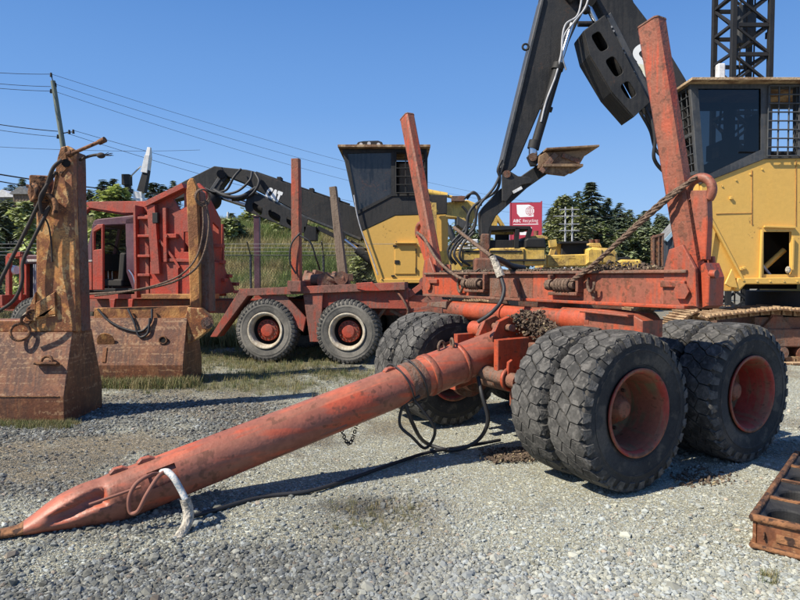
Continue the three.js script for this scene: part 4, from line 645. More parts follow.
  new B().tube([L(TR, 420, 396, 4.95), L(TR, 404, 405, 4.95), L(TR, 400, 425, 4.95), L(TR, 412, 437, 4.95), L(TR, 426, 448, 5.15), L(TR, 435, 430, 5.0), L(TR, 424, 412, 4.95), L(TR, 414, 400, 4.93)], .013, 80, 8).build('air_hose', M.hose, TR);
  // frayed white hose and rust red hoses hanging from the slot
  new B().tube([L(TR, 162, 472, 3.96), L(TR, 168, 472, 3.85), L(TR, 174, 478, 3.79), L(TR, 181, 490, 3.78), L(TR, 186, 500, 3.76)], .021, 40, 9).build('hose_sleeve', std(rep(tex((i) => l3([.58, .55, .5], [.3, .36, .4], sst(.5, .66, N5[i]))), 5), { roughness: .8 }), TR);
  new B().tube([L(TR, 185, 498, 3.76), L(TR, 188, 510, 3.76), L(TR, 188, 520, 3.74), L(TR, 184, 530, 3.7), L(TR, 180, 536, 3.66), L(TR, 179, 541, 3.63)], .034, 40, 10).build('frayed_hose', M.fraying, TR);
  new B().tube([L(TR, 160, 474, 3.94), L(TR, 150, 475, 3.83), L(TR, 136, 484, 3.76), L(TR, 129, 499, 3.73), L(TR, 131, 513, 3.73), L(TR, 137, 512, 3.72), L(TR, 147, 494, 3.73), L(TR, 158, 477, 3.8), L(TR, 166, 471, 3.9)], .0135, 70, 8).build('red_hose', M.redHose, TR);
}
{
  const p = [GP(500, 440, .02), GP(462, 447, .02), GP(430, 452, .02), GP(395, 463, .02), GP(352, 478, .02), GP(310, 491, .02), GP(262, 497, .02), GP(215, 510, .02), GP(190, 517, .03)], m = new B().tube(p, .016, 120, 8).build('air_hose', M.hose, scene); tag(m, 'long black hose lying on the gravel under the red tongue', 'hose');
}
// ------------------------------------------------------------------ bark litter lying on the trailer
function chips(name, label, spots, seed, parent) {
  const r = rng(seed), im = new THREE.InstancedMesh(new THREE.BoxGeometry(1, 1, 1), new THREE.MeshStandardMaterial({ roughness: 1 }), spots.length), e = new THREE.Euler(), q = new THREE.Quaternion(), m = new THREE.Matrix4(), c = new THREE.Color();
  spots.forEach((p, i) => { e.set(rr(-.6, .6, r), r() * 6.28, rr(-.6, .6, r)); q.setFromEuler(e); const l = .008 + .05 * Math.pow(r(), 4); m.compose(p, q, V(l, .006 + .012 * r(), .006 + l * .35 * r())); im.setMatrixAt(i, m); const v = .6 + .7 * r(); r() < .08 ? c.setRGB(.34 * v, .27 * v, .16 * v) : c.setRGB(.12 * v, .085 * v, .06 * v); im.setColorAt(i, c); });
  im.name = name; im.castShadow = im.receiveShadow = true; parent.add(im); tag(im, label, 'bark litter'); im.userData.kind = 'stuff'; return im;
}
{
  const r = rng(600), deck = [], top = [], yard = [], w = (x, y, z) => TR.localToWorld(V(x, y, z));
  TR.updateMatrixWorld(true);
  for (let i = 0; i < 9500; i++) { const x = -.9 + 1.0 * r(), z = -.8 + 1.3 * r(), k = Math.max(0, 1 - Math.hypot((x + .02) / .6, (z + .22) / .62)); if (x > .1) continue; deck.push(w(x, 1.04 + k * (.18 + .14 * fb(x * 9, z * 9)) * Math.sqrt(r()) * 1.15, z)); }
  chips('bark_litter', 'heap of bark chips and dirt on the trailer deck beside the tongue', deck, 1, scene);
  for (let i = 0; i < 2600; i++) { const z = -1.45 + 2.9 * r(), k = Math.max(0, 1 - Math.abs(z + 1.0) / .42); top.push(w(-.32 + (r() - .5) * .33, 1.656 + r() * r() * (.018 + .07 * k), z)); }
  chips('bark_litter', 'strip of bark and twigs lying along the top of the bunk beam', top, 2, scene);
  for (let i = 0; i < 700; i++) { const p = GP(512 + (r() + r() - 1) * 34, 456 + (r() + r() - 1) * 8); p.y = .012 + .01 * r(); yard.push(p); }
  for (let i = 0; i < 160; i++) { const p = GP(700 + (r() + r() - 1) * 40, 478 + (r() + r() - 1) * 12); p.y = .012; yard.push(p); }
  chips('bark_litter', 'brown bark scraps scattered on the gravel before the dual wheels', yard, 3, scene);
}
// ------------------------------------------------------------------ the red logging truck
const TK = thing('logging_truck', 'old red logging truck with maroon cab, high steel guard and white rimmed wheels', 'logging truck', [-2.52, 0, -11.2], 170 * Math.PI / 180);
{
  const p = (w) => { const f = onZ(TK, w); return (...q) => q.map(([x, y]) => f(x, y)); };
  const plate = (b, w, pts, T, holes = [], bev = .008) => b.poly(p(w)(...pts), w, T, 1, holes.map((h) => p(w)(...h)), bev);
  const xy = (w, px, py) => onZ(TK, w)(px, py), at = (w, px, py) => [...xy(w, px, py), w];
  const hubT = new B().add(lathe([[.21, .06], [.205, -.045], [.195, -.055], [.125, -.06], [.12, -.085], [.105, -.092], [0, -.094]], 28)).geo(), hollow = flat(lathe([[.31, -.12], [.28, -.09], [.27, .06], [.1, .07]], 36)), whiteT = flat(lathe([[.272, -.05], [.28, -.12], [.30, -.155], [.325, -.165], [.345, -.175], [.348, -.183], [.33, -.188], [.31, -.18], [.29, -.16]], 44));
  const fx = -1.58;
  for (const [x, z, turn] of [[0, .17, 0], [fx, .17, 0], [0, 2.35, 1], [fx, 2.35, 1], [4.9, .17, 0], [4.9, 2.35, 1]]) {
    const w = sub('wheel', TK, x, .6, z); if (turn) w.rotation.y = Math.PI; mesh(tyreT, M.sidewallDusty, 'tyre', w).rotation.z = x; mesh(treadT, M.tread, 'tread', w).rotation.z = x + .1; mesh(whiteT, M.rimWhite, 'rim', w); mesh(hollow, M.blackFlat, 'rim_disc', w); mesh(hubT, M.truckRed, 'hub', w); nuts(w, .165, 14, -.055);
  }
  for (const x of [0, fx, 4.9]) new B().cyl([x, .6, .3], [x, .6, 2.2], .1).sph([x, .6, 1.26], .25).build('axle', M.truckDull, TK);
  for (const z of [.75, 1.75]) new B().box(1.5, 1.0, z, 9.5, .26, .1).build('frame_rail', M.truckDull, TK);
  // arch frames over the tandem wheels
  const arch = (w) => {
    plate(new B(), w, [[210, 337], [217, 337], [249, 294], [240, 289]], .3).build('arch_leg', M.truckDull, TK);
    plate(new B(), w, [[238, 289], [405, 282], [405, 290], [246, 296]], .34).build('deck_beam', M.truckDull, TK);
    plate(new B(), w + .03, [[303, 294], [323, 293], [320, 342], [310, 342]], .3).build('arch_leg', M.truckDull, TK);
    plate(new B(), w + .06, [[258, 295], [285, 295], [306, 318], [303, 332]], .05).build('gusset', M.truckDull, TK);
    plate(new B(), w + .1, [[322, 292], [408, 288], [408, 309], [322, 308]], .14).build('side_rail', M.truckDull, TK);
    plate(new B(), w - .02, [[356, 283], [372, 282], [380, 291], [366, 291], [357, 289]], .06).build('pad_plate', M.truckRed, TK);
  };
  arch(.0); 
  new B().box(-.8, 1.31, 1.3, 3.2, .06, 1.9).build('deck', M.truckDull, TK);
  new B().box(-.8, 1.0, 2.3, 3.2, .3, .2).box(1.25, .8, 2.3, .2, .9, .2, 0, 0, .5).box(-.75, .9, 2.3, .3, .5, .2).build('arch_leg', M.truckDull, TK);
  { // coupling clutter at the tail
    const b = new B(); b.bar(at(.3, 395, 297), at(.3, 440, 300), .14, .12).bar(at(.2, 408, 296), at(.2, 424, 284), .08, .1).bar(at(.2, 420, 284), at(.2, 436, 300), .07, .1).cyl(at(.1, 424, 282), at(.3, 424, 282), .09).bar(at(.2, 400, 312), at(.2, 440, 305), .05, .05).cyl(at(.1, 437, 300), at(.4, 437, 300), .1); b.build('coupling', M.truckDull, TK);
    const c = new B(); c.bar(at(.25, 388, 304), at(.25, 378, 318), .08, .05).bar(at(.25, 390, 310), at(.3, 412, 322), .06, .05).tube([at(.1, 395, 290), at(.0, 402, 298), at(.0, 408, 312), at(.1, 400, 322)], .02, 30, 6); c.build('brake_rigging', M.bunkRust, TK);
  }
  // bunk with its two stakes
  const sx = xy(0, 296, 285)[0];
  new B().box(sx, 1.43, 1.27, .26, .2, 2.75).build('bunk_beam', M.truckDull, TK);
  { const a = at(.0, 297, 284), b = at(.0, 296, 159); new B().taper(a, b, .15, .17, .13, .15, [1, 0, 0], .015).build('stake', M.stake, TK); new B().box(sx, 1.4, .0, .24, .14, .2).build('stake_pocket', M.truckDull, TK); }
  { const a = at(2.55, 343, 275), b = at(2.55, 333, 187); new B().taper(a, b, .15, .2, .12, .16, [1, 0, 0], .015).build('stake', M.wood, TK); new B().box(a[0], 1.5, 2.55, .3, .26, .22).build('stake_pocket', M.bunkRust, TK); }
  new B().tube([at(-.1, 300, 233), at(-.15, 292, 243), at(-.15, 290, 262), at(-.1, 296, 274)], .016, 30, 6).tube([at(-.1, 299, 235), at(-.1, 310, 242), at(0, 316, 258), at(.3, 320, 270)], .016, 30, 6).build('hose', M.hose, TK);
  { const b = new B(), r = rng(44); for (let i = 0; i < 9; i++) { const px = 308 + i * 5, q = at(.4 + r() * 1.2, px, 276 + r() * 6); b.box(q[0], q[1], q[2], .16 + .15 * r(), .12 + .14 * r(), .2 + .2 * r(), 0, r(), r() * .6); } b.cyl(at(.3, 312, 280), at(.3, 345, 278), .1).cyl(at(.2, 326, 281), at(.5, 326, 281), .17).cyl(at(.2, 341, 278), at(.6, 341, 278), .13); b.build('winch', M.bunkRust, TK); }
  // high guard behind the cab
  const g0 = .12, gd = .64, win = [[184, 232], [191, 232], [191, 252], [184, 252]];
  plate(new B(), g0, [[150, 208], [184, 188], [199, 183], [206, 190], [208, 262], [150, 262]], .06, [[[173, 199], [184, 192], [184, 207], [180, 210]], [[188, 190], [195, 188], [195, 208], [189, 207]], win]).build('guard_panel', M.truckRed, TK);
  plate(new B(), g0 - .02, [[150, 262], [209, 262], [212, 297], [150, 297]], .1).build('guard_skirt', M.truckRed, TK);
  { const f = onZ(TK, g0); new B().poly([[150, 224], [207, 221], [208, 262], [210, 297], [150, 297]].map(([x, y]) => f(x, y)), g0 + gd, .06, 1).build('guard_panel', M.truckRed, TK); }
  { const a = p(g0 + .5)([150, 208], [150, 297]), x = a[0][0]; new B().box(x + .02, (a[0][1] + a[1][1]) / 2, g0 + gd / 2, .05, a[0][1] - a[1][1], gd).build('guard_panel', M.truckRed, TK); }
  { const xr = xy(g0, 206.5, 230)[0], f = onX(TK, xr); new B().polyX([[206, 190], [221, 219], [222, 262], [207, 262]].map(([x, y]) => f(x, y)), xr, .05, 1, [[[213, 222], [219, 228], [219, 234], [213, 230]].map(([x, y]) => f(x, y))]).build('guard_panel', M.truckRed, TK); const h = onX(TK, xr - .15); new B().polyX([[207, 262], [222, 262], [236, 292], [209, 296]].map(([x, y]) => h(x, y)), xr - .15, .05, 1).build('guard_skirt', M.truckRed, TK);
    const b = new B(); for (const [x, y] of [[213, 246], [214, 262], [221, 276], [228, 284], [216, 280]]) { const q = f(x, y); b.box(xr - .12, q[1], q[0], .2, .07, .14); } b.build('guard_rib', M.truckRed, TK); }
  { const b = new B(); b.bar(at(g0 - .06, 146, 205), at(g0 - .06, 185, 186), .16, .1).bar(at(g0 - .06, 152, 205), at(g0 - .06, 157, 274), .1, .17, [1, 0, 0]).bar(at(g0 - .06, 165, 208), at(g0 - .06, 166, 262), .06, .07, [1, 0, 0]); b.bar(at(g0 - .03, 168, 260), at(g0 - .03, 207, 261), .05, .06); b.build('guard_frame', M.truckRed, TK); }
  { const b = new B(); for (const [x0, y0, x1, y1] of [[160, 240, 174, 258], [174, 258, 180, 268], [166, 208, 166, 240], [178, 268, 178, 294], [197, 262, 205, 295]]) b.bar(at(g0 - .03, x0, y0), at(g0 - .03, x1, y1), .07, .05); for (const [x, y] of [[173, 236], [198, 243], [203, 275], [206, 287]]) { const q = at(g0 - .05, x, y); b.box(q[0], q[1], q[2], .2, .08, .12); b.cyl([q[0] + .1, q[1], q[2] - .03], [q[0] + .1, q[1], q[2] - .1], .035); } b.build('guard_rib', M.truckRed, TK); const q = at(g0 - .08, 156, 218); new B().box(q[0], q[1], q[2], .11, .2, .08).build('work_lamp', M.blackFlat, TK); }
  plate(new B(), g0 - .2, [[141, 294], [212, 294], [212, 299], [141, 299]], .3).build('step_ledge', M.ochre, TK);
  for (const y of [218, 236, 256, 275]) { const q = at(g0, 145, y); new B().box(q[0], q[1], g0 + .25, .26, .05, .6).build('ladder_rung', M.truckRed, TK); }
  plate(new B(), g0 + .1, [[139, 215], [149, 215], [149, 295], [139, 295]], .9).build('guard_back', M.truckDull, TK);
  // long beam over the cab
  plate(new B(), .4, [[84, 203], [90, 201.5], [148, 201], [148, 213], [122, 213], [90, 208]], .26).build('roof_beam', M.truckRed, TK); plate(new B(), 1.9, [[84, 203], [90, 201.5], [148, 201], [148, 213], [122, 213], [90, 208]], .26).build('roof_beam', M.truckRed, TK);
  { const q = at(.4, 87, 206); new B().bar([q[0], q[1], .5], [q[0], q[1], 2.1], .1, .12).build('roof_beam', M.truckRed, TK); plate(new B(), .38, [[84, 206], [89, 208], [82, 216], [79, 214]], .1).build('beam_hook', M.truckRed, TK); }
  // cab
  const cw = .35;
  plate(new B(), cw, [[125, 219], [137, 216], [139, 224], [139, 290], [133, 291], [126, 272]], .06, [], .02).build('cab_panel', M.maroon, TK);
  plate(new B(), cw, [[93, 221], [97, 219], [134, 215], [138, 218], [138, 224], [96, 226]], 1.75, [], .02).build('cab_roof', M.maroon, TK);
  plate(new B(), cw + 1.7, [[85, 258], [93, 222], [138, 218], [139, 290], [86, 290]], .05, [[[96, 230], [132, 228], [133, 256], [93, 257]]]).build('cab_panel', M.maroon, TK);
  { const a = xy(cw, 137, 222), b = xy(cw, 138, 290); new B().box(a[0], (a[1] + b[1]) / 2, cw + .9, .05, a[1] - b[1], 1.7).build('cab_back', M.maroon, TK); }
  { const t = at(cw, 94, 224), m = at(cw, 87, 258), q = at(cw, 86, 291); for (const z of [.05, .85, 1.65]) new B().bar([t[0], t[1], cw + z], [m[0], m[1], cw + z], .07, .07).build('windscreen_pillar', M.maroon, TK); new B().box((m[0] + q[0]) / 2, (m[1] + q[1]) / 2, cw + .87, .1, m[1] - q[1], 1.68).build('firewall', M.truckRed, TK); const c = [(t[0] + m[0]) / 2, (t[1] + m[1]) / 2]; const gl = new B().bar([t[0], t[1], cw + .86], [m[0], m[1], cw + .86], .008, 1.6, [0, 0, 1], 0).build('windscreen', M.glassDark, TK); const f = at(cw, 112, 290); new B().box(f[0], f[1], cw + .87, 1.05, .06, 1.7).build('cab_floor', M.blackFlat, TK); }
  plate(new B(), cw, [[86, 262], [92, 262], [92, 290], [86, 290]], .05).build('cab_panel', M.truckRed, TK); plate(new B(), cw - .01, [[85.5, 260], [92, 260], [92, 262], [85.5, 262]], .03).build('stripe', M.paleStripe, TK); plate(new B(), cw, [[87, 254], [92, 232], [92, 260], [86, 260]], .05).build('cab_panel', M.maroon, TK);
  plate(new B(), cw - .25, [[92, 229], [97, 224.5], [103, 224], [103, 290], [92.5, 290]], .06, [[[94, 232], [101, 228], [101, 249], [94, 250]]], .012).build('door', M.truckRed, TK);
  { const q = at(cw + .5, 110, 255); new B().torus([q[0], q[1], cw + .45], .23, .016, 0, Math.PI / 2 - .5).cyl([q[0], q[1], cw + .45], [q[0] + .3, q[1] - .4, cw + .45], .03).build('steering_wheel', M.blackFlat, TK); const s = at(cw + .5, 121, 278); new B().box(s[0], s[1] - .1, cw + .45, .5, .16, .55, 0, 0, 0, .04).box(s[0] - .22, s[1] + .22, cw + .45, .14, .6, .5, 0, 0, .1, .04).build('seat', M.seat, TK); const d = at(cw, 95, 262); new B().box(d[0], d[1], cw + .87, .25, .35, 1.6).build('dashboard', M.blackFlat, TK); for (const [x, y] of [[106, 262], [108, 266], [112, 270]]) { const e = at(cw + .6, x, y); new B().cyl(e, [e[0], e[1] - .5, e[2]], .014).sph(e, .03).build('gear_lever', M.chrome, TK); } }
  { const b = new B(); b.tube([at(cw - .03, 129, 270), at(cw - .04, 133, 276), at(cw - .04, 136, 288), at(cw - .04, 137, 293)], .022, 20, 6); b.build('grab_rail', M.chrome, TK); }
  plate(new B(), cw + .05, [[86, 294], [150, 294], [150, 299], [86, 299]], 1.6).build('running_board', M.truckRed, TK);
  for (const x of [112, 130]) plate(new B(), cw + .02, [[x - 3, 299], [x + 3, 299], [x + 2, 308], [x - 2, 308]], .06).build('step_bracket', M.truckRed, TK);
  // hood, grille guard and front fender
  plate(new B(), cw + .35, [[24, 258], [28, 255], [86, 255], [86, 262], [25, 264]], 1.15, [], .02).build('hood', M.maroon, TK); plate(new B(), cw + .33, [[26, 259.5], [86, 259], [86, 261.5], [26, 262]], .03).build('stripe', M.paleStripe, TK);
  plate(new B(), cw + .45, [[26, 263], [86, 262], [86, 300], [26, 300]], .95).build('engine_block', M.blackFlat, TK); for (const x of [33, 35, 60, 70]) plate(new B(), cw + .36, [[x, 264], [x + 1, 264], [x + 1, 298], [x, 298]], .06).build('engine_pipe', M.galv, TK);
  plate(new B(), cw + .36, [[24, 264], [26.5, 264], [26.5, 300], [24, 300]], 1.1).build('radiator', M.truckRed, TK);
  { const b = new B(); for (const z of [0, 1.7]) b.bar(at(cw + z, 9, 256), at(cw + z, 9, 304), .09, .09).bar(at(cw + z, 9, 256), at(cw + z, 22, 254), .09, .09).bar(at(cw + z, 22, 254), at(cw + z, 21, 300), .06, .06); const q = at(cw, 9, 256), s = at(cw, 9, 300); b.bar([q[0], q[1], cw], [q[0], q[1], cw + 1.7], .09, .09).box(s[0], s[1], cw + .85, .15, .22, 2.2); b.build('grille_guard', M.truckRed, TK); const l = at(cw - .02, 7, 303); new B().cyl([l[0], l[1], l[2] - .05], [l[0], l[1], l[2] + .2], .14, .14, 16).build('bumper_roll', M.truckRed, TK); const h = at(cw + .1, 17, 270); new B().cyl([h[0], h[1], h[2]], [h[0] + .1, h[1], h[2]], .09, .1, 16).build('headlight', M.lamp, TK); }
  plate(new B(), cw - .05, [[13, 312], [26, 299], [37, 296], [52, 296], [52, 301], [40, 303], [28, 316]], .42).build('fender', M.truckRed, TK);
}
// ------------------------------------------------------------------ rusty steel legs at the left
function leg(name, label, Z, xr, len) {
  const o = thing(name, label, 'steel leg', [xr, 0, -Z], 0);
  const ft = new B().polyX([[0, .0], [0, .3], [-.2, .985], [-.62, .985], [-.84, .3], [-.84, 0]], 0, len, -1).build('foot', M.footRust, o);
  return [o, ft];
}
{
  const [o, ft] = leg('stabilizer_leg', 'large rusty steel leg at the left edge with a broad crazed ochre column', 6.5, -3.66, 1.75);
  const f = onZ(o, -.22), pp = (...q) => q.map(([x, y]) => f(x, y)), W = -.22, at = (px, py, z = W) => [...onZ(o, z)(px, py), z];
  new B().poly(pp([36, 332], [77, 332], [74.5, 240], [73, 200], [72.5, 165], [73, 149], [67, 145.5], [61, 147], [58, 160], [53, 190], [48, 203], [36, 205]), W, .1, -1, [], .012).build('column', M.column, o);
  new B().poly(pp([60, 332], [77.5, 332], [74.5, 240], [73, 200], [72.5, 165], [72, 150], [66, 150], [63, 165], [62, 240]), W - .1, .2, -1, [], .012).poly(pp([36.5, 332], [60, 332], [60, 205], [37, 206]), W - .1, .16, -1, [], .012).build('column', M.bunkRust, o);
  new B().poly(pp([58, 172], [53, 196], [47, 205], [40, 230], [36.5, 206], [36.5, 203], [47, 202], [53, 190], [58, 158], [61, 148], [66, 146.5], [67.5, 168], [61, 176]), W + .012, .02, -1, [circle(66, 164, .01).map(() => null)].filter((h) => h[0])).build('rust_plate', M.rustBare, o);
  new B().cyl(at(66, 163, W + .03), at(66, 163, W - .02), .045, .045, 16).build('pin_hole', M.void, o);
  new B().box(-.95, 1.05, -.38, 1.75, .13, .3, 0, 0, 0, .012).build('beam', M.column, o);
  new B().poly(pp([25, 321], [37, 321], [37, 292]), W + .03, .06).poly(pp([37, 303], [56, 292], [57, 314], [37, 318]), W + .03, .04, -1, [pp([46, 316], [56, 315], [56, 307])]).build('gusset', M.column, o);
  // ear block with a pulley eye
  new B().box(...at(42, 190, W - .06), .2, .3, .22, 0, .3, 0, .02).torus(at(34, 192, W + .04), .075, .03, 0, -.6).bar(at(27, 186, W), at(36, 188, W), .04, .04).poly(pp([33, 198], [37, 198], [37, 212], [34, 206]), W, .1).build('rope_ear', M.rustBare, o); new B().torus(at(46, 208, W + .05), .14, .03, 0, -.3, 3.6, -.6).build('rope_guide', M.rustBare, o);
  new B().cyl(at(69, 155), at(99, 142, W + .1), .019, .019, 10).cyl(at(99, 142.5, W + .1), at(105, 139.5, W + .12), .03, .032, 12).cyl(at(68, 155, W), at(72, 153, W), .035, .035, 12).build('steel_pin', M.rustBare, o);
  { const b = new B(), r = rng(8); b.tube([at(80, 160, W - .1), at(87, 157, W), at(95, 155, W + .05), at(101, 155, W + .06)], .016, 20, 8); b.sph(at(101, 155.5, W + .06), .032, 1.5, 1, 1); for (let i = 0; i < 9; i++) b.cyl(at(103, 155.5, W + .06), at(108 + r() * 6, 152 + r() * 5, W + .06 + (r() - .5) * .1), .005, .003, 5); b.build('rope_end', M.wireDark, o); }
  new B().tube([at(62, 160, W + .06), at(54, 167, W + .1), at(45, 190, W + .1), at(30, 222, W + .1), at(12, 258, W + .15), at(2, 278, W + .2), at(-8, 300, W + .2)], .021, 60, 8).build('wire_rope', M.wireDark, o);
  new B().tube([at(56, 172, W + .05), at(45, 188, W + .12), at(40, 198, W + .14), at(43, 214, W + .1), at(50, 206, W + .07), at(42, 222, W + .1), at(32, 242, W + .14), at(23, 262, W + .2), at(22, 282, W + .22), at(14, 300, W + .24), at(-2, 312, W + .25)], .018, 90, 8).tube([at(43, 215, W + .05), at(48, 224, W + .03), at(51, 240, W + .02), at(52, 262, W + .02)], .009, 30, 6).build('wire_rope', M.wireDark, o);
  const z1 = .02 - .1, rg = onZ(o, -.1), s = rg(19, 333);
  new B().torus([s[0], s[1] + .01, -.12], .095, .017, -.35, .25).build('ring', M.rustBare, ft); new B().torus([s[0] + .04, s[1] + .14, -.17], .05, .016, .3, 1).torus([s[0] + .09, s[1] + .2, -.2], .05, .016, .2, .4).tube([[s[0] + .08, s[1] + .2, -.19], [s[0] + .05, s[1] + .26, -.2], [s[0] + .12, s[1] + .3, -.22]], .02, 20, 7).build('shackle', M.rustBare, ft);
  const q = onZ(o, -.1)(49, 363); new B().box(q[0], q[1] - .0, -.055, .26, .03, .07, -.3).torus([q[0], q[1] + .02, -.06], .06, .016, -.3, 0, Math.PI).build('pad_eye', M.rustBare, ft);
  new B().box(-.9, .3, .002, 1.7, .012, .012, 0, 0, 0, .003).build('weld_bead', M.rustBare, ft);
}
{
  const [o, ft] = leg('stabilizer_leg', 'smaller rusty steel leg behind the first, with a narrow rounded ochre column', 8.82, -3.2, 1.75);
  const W = -.3, f = onZ(o, W), pp = (...q) => q.map(([x, y]) => f(x, y)), at = (px, py, z = W) => [...onZ(o, z)(px, py), z];
  new B().poly(pp([186, 192], [187, 182], [190, 178], [193.5, 178.5], [197, 187], [198, 210], [199, 240], [200.5, 312], [190, 312], [188, 240]), W, .09, -1, [], .015).build('column', M.ochre, o);
  new B().poly(pp([191, 184], [197.5, 190], [200, 214], [205, 232], [207, 262], [208, 312], [193, 312]), W - .09, .3, -1, [], .015).build('column', M.bunkRust, o);
  new B().poly(pp([96, 319], [190, 319], [190, 306], [96, 308]), W + .06, .2).build('beam', M.ochre, o);
  new B().poly(pp([186, 320], [190, 307], [203, 308], [211, 316], [213, 323], [209, 331], [196, 341], [189, 343]), W + .1, .16, -1, [], .012).build('bearing_plate', M.column, o);
  new B().cyl(at(207, 323, W + .08), at(207, 323, W + .16), .09, .09, 20).cyl(at(207, 323, W + .16), at(207, 323, W + .2), .05, .05, 14).build('bearing_pin', M.bunkRust, o);
  for (const k of [0, 1, 2]) new B().torus([...at(202 + k * .5, 196 + k, W + .02 + k * .02)], .10 + .012 * k, .012, .2, .5 + k * .2).build('rope_coil', M.wire, o);
  new B().tube([at(205, 200), at(209, 222, W + .02), at(205, 250, W + .06), at(196, 268, W + .1), at(178, 280, W + .14), at(150, 288, W + .15), at(120, 292, W + .15), at(88, 294, W + .1)], .017, 70, 7).tube([at(203, 204), at(203, 232, W + .05), at(196, 258, W + .1), at(182, 274, W + .14), at(160, 284, W + .15), at(130, 291, W + .16), at(95, 296, W + .12)], .014, 70, 7).build('wire_rope', M.wire, o);
  new B().tube([at(98, 309, W + .1), at(108, 320, W + .14), at(125, 329, W + .17), at(142, 331, W + .18), at(151, 321, W + .15), at(152, 309, W + .1)], .018, 50, 7).tube([at(128, 309, W + .1), at(134, 322, W + .16), at(140, 337, W + .2), at(147, 334, W + .2), at(150, 318, W + .15)], .017, 40, 7).build('hose', M.hose, o);
  const c = onZ(o, -.12)(107, 341); new B().cyl([c[0], c[1], -.09], [c[0], c[1] - .004, -.075], .13, .13, 20).box(c[0], c[1] - .2, -.045, .06, .22, .03, -.29).build('cover_disc', M.ochre, ft);
  const h = onZ(o, -.12)(164, 340); new B().cyl([h[0], h[1], -.14], [h[0], h[1], -.083], .05, .05, 16).build('pipe_hole', M.void, ft); new B().torus([h[0], h[1], -.085], .055, .014).build('hole_rim', M.rustBare, ft);
}
// ------------------------------------------------------------------ log loaders
function tools(o) {
  const p = (w, pts) => { const f = onZ(o, w); return pts.map(([x, y]) => f(x, y)); };
  return { p, at: (px, py, w = 0) => [...onZ(o, w)(px, py), w], plate: (name, mat, parent, w, pts, T, holes = [], bev = .012, pw = w) => new B().poly(p(pw, pts), w, T, -1, holes.map((h) => p(pw, h)), bev).build(name, mat, parent) };
}
function lettering(parent, text, x, y, z, w, h, turn, tri) {      // white letters with a small triangle, painted on the boom
  const cv = document.createElement('canvas'); cv.width = 512; cv.height = 256; const g = cv.getContext('2d'); g.clearRect(0, 0, 512, 256);
  g.fillStyle = '#f2f2ee'; g.font = 'bold 220px sans-serif'; g.strokeStyle = '#f2f2ee'; g.lineWidth = 26; g.lineJoin = 'round'; g.strokeText(text, 28, 205, 450); g.fillText(text, 28, 205, 450); if (tri) { g.fillStyle = '#e8e4c8'; g.beginPath(); g.moveTo(255, 130); g.lineTo(330, 215); g.lineTo(180, 215); g.fill(); }
  const t = new THREE.CanvasTexture(cv); t.colorSpace = THREE.SRGBColorSpace;
  const m = mesh(new THREE.PlaneGeometry(w, h), new THREE.MeshStandardMaterial({ map: t, transparent: true, alphaTest: .5, roughness: .6 }), 'lettering', parent); m.position.set(x, y, z); m.rotation.z = turn; return m;
}
function trackSet(o, x0, x1, z, wdt, top, sag) {                   // a crawler track: frame, rollers and single shoes
  const path = [], r = .46, n = 16; // outer path of shoe centres
  const add = (x, y, a) => path.push([x, y, a]);
  const L0 = x1 - x0; for (let i = 0; i <= 30; i++) { const t = i / 30; add(x0 + L0 * t, top + sag(t), 0); }
  for (let i = 1; i < n; i++) { const a = Math.PI / 2 - Math.PI * i / n; add(x1 + Math.cos(a) * top / 2, top / 2 + Math.sin(a) * top / 2, a); }
  for (let i = 0; i <= 30; i++) add(x1 - L0 * i / 30, .03, Math.PI); for (let i = 1; i < n; i++) { const a = -Math.PI / 2 - Math.PI * i / n; add(x0 + Math.cos(a) * top / 2, top / 2 + Math.sin(a) * top / 2, a); }
  const c = new THREE.CatmullRomCurve3(path.map(([x, y]) => V(x, y, 0)), true), len = c.getLength(), N = Math.round(len / .205), T = sub('crawler_track', o, 0, 0, 0);
  const shoe = new B().box(0, 0, 0, .19, .035, wdt, 0, 0, 0, .006).box(-.07, .035, 0, .022, .045, wdt, 0, 0, 0, .004).box(0, .03, 0, .018, .03, wdt, 0, 0, 0, .004).box(.07, .03, 0, .018, .03, wdt, 0, 0, 0, .004).box(0, -.06, .12, .17, .09, .06, 0, 0, 0, 0).box(0, -.06, -.12, .17, .09, .06, 0, 0, 0, 0).geo();
  for (let i = 0; i < N; i++) { const p = c.getPointAt(i / N), t = c.getTangentAt(i / N), m = mesh(shoe, M.trackRust, 'track_shoe', T); m.position.set(p.x, p.y, z); m.rotation.z = Math.atan2(t.y, t.x); }
  const b = new B(); b.box((x0 + x1) / 2, .48, z, L0 * .92, .34, .3, 0, 0, 0, .03); for (let x = x0 + .3; x < x1; x += .42) b.cyl([x, .2, z - .14], [x, .2, z + .14], .13, .13, 16).cyl([x, .2, z - .2], [x, .2, z + .2], .09, .09, 12); b.build('track_frame', M.bunkRust, o);
  for (const x of [x0, x1]) new B().cyl([x, top / 2, z - .08], [x, top / 2, z + .08], top / 2 - .09, top / 2 - .09, 28).cyl([x, top / 2, z - .2], [x, top / 2, z + .2], .16, .16, 16).build('idler', M.bunkRust, o);
  new B().cyl([x0 + L0 * .36, top - .14, z - .1], [x0 + L0 * .36, top - .14, z + .1], .12, .12, 14).poly([[x0 + L0 * .36 - .3, .62], [x0 + L0 * .36 + .3, .62], [x0 + L0 * .36 + .08, top - .1], [x0 + L0 * .36 - .08, top - .1]], z + .12, .24).build('carrier_roller', M.bunkRust, o); return T;
}
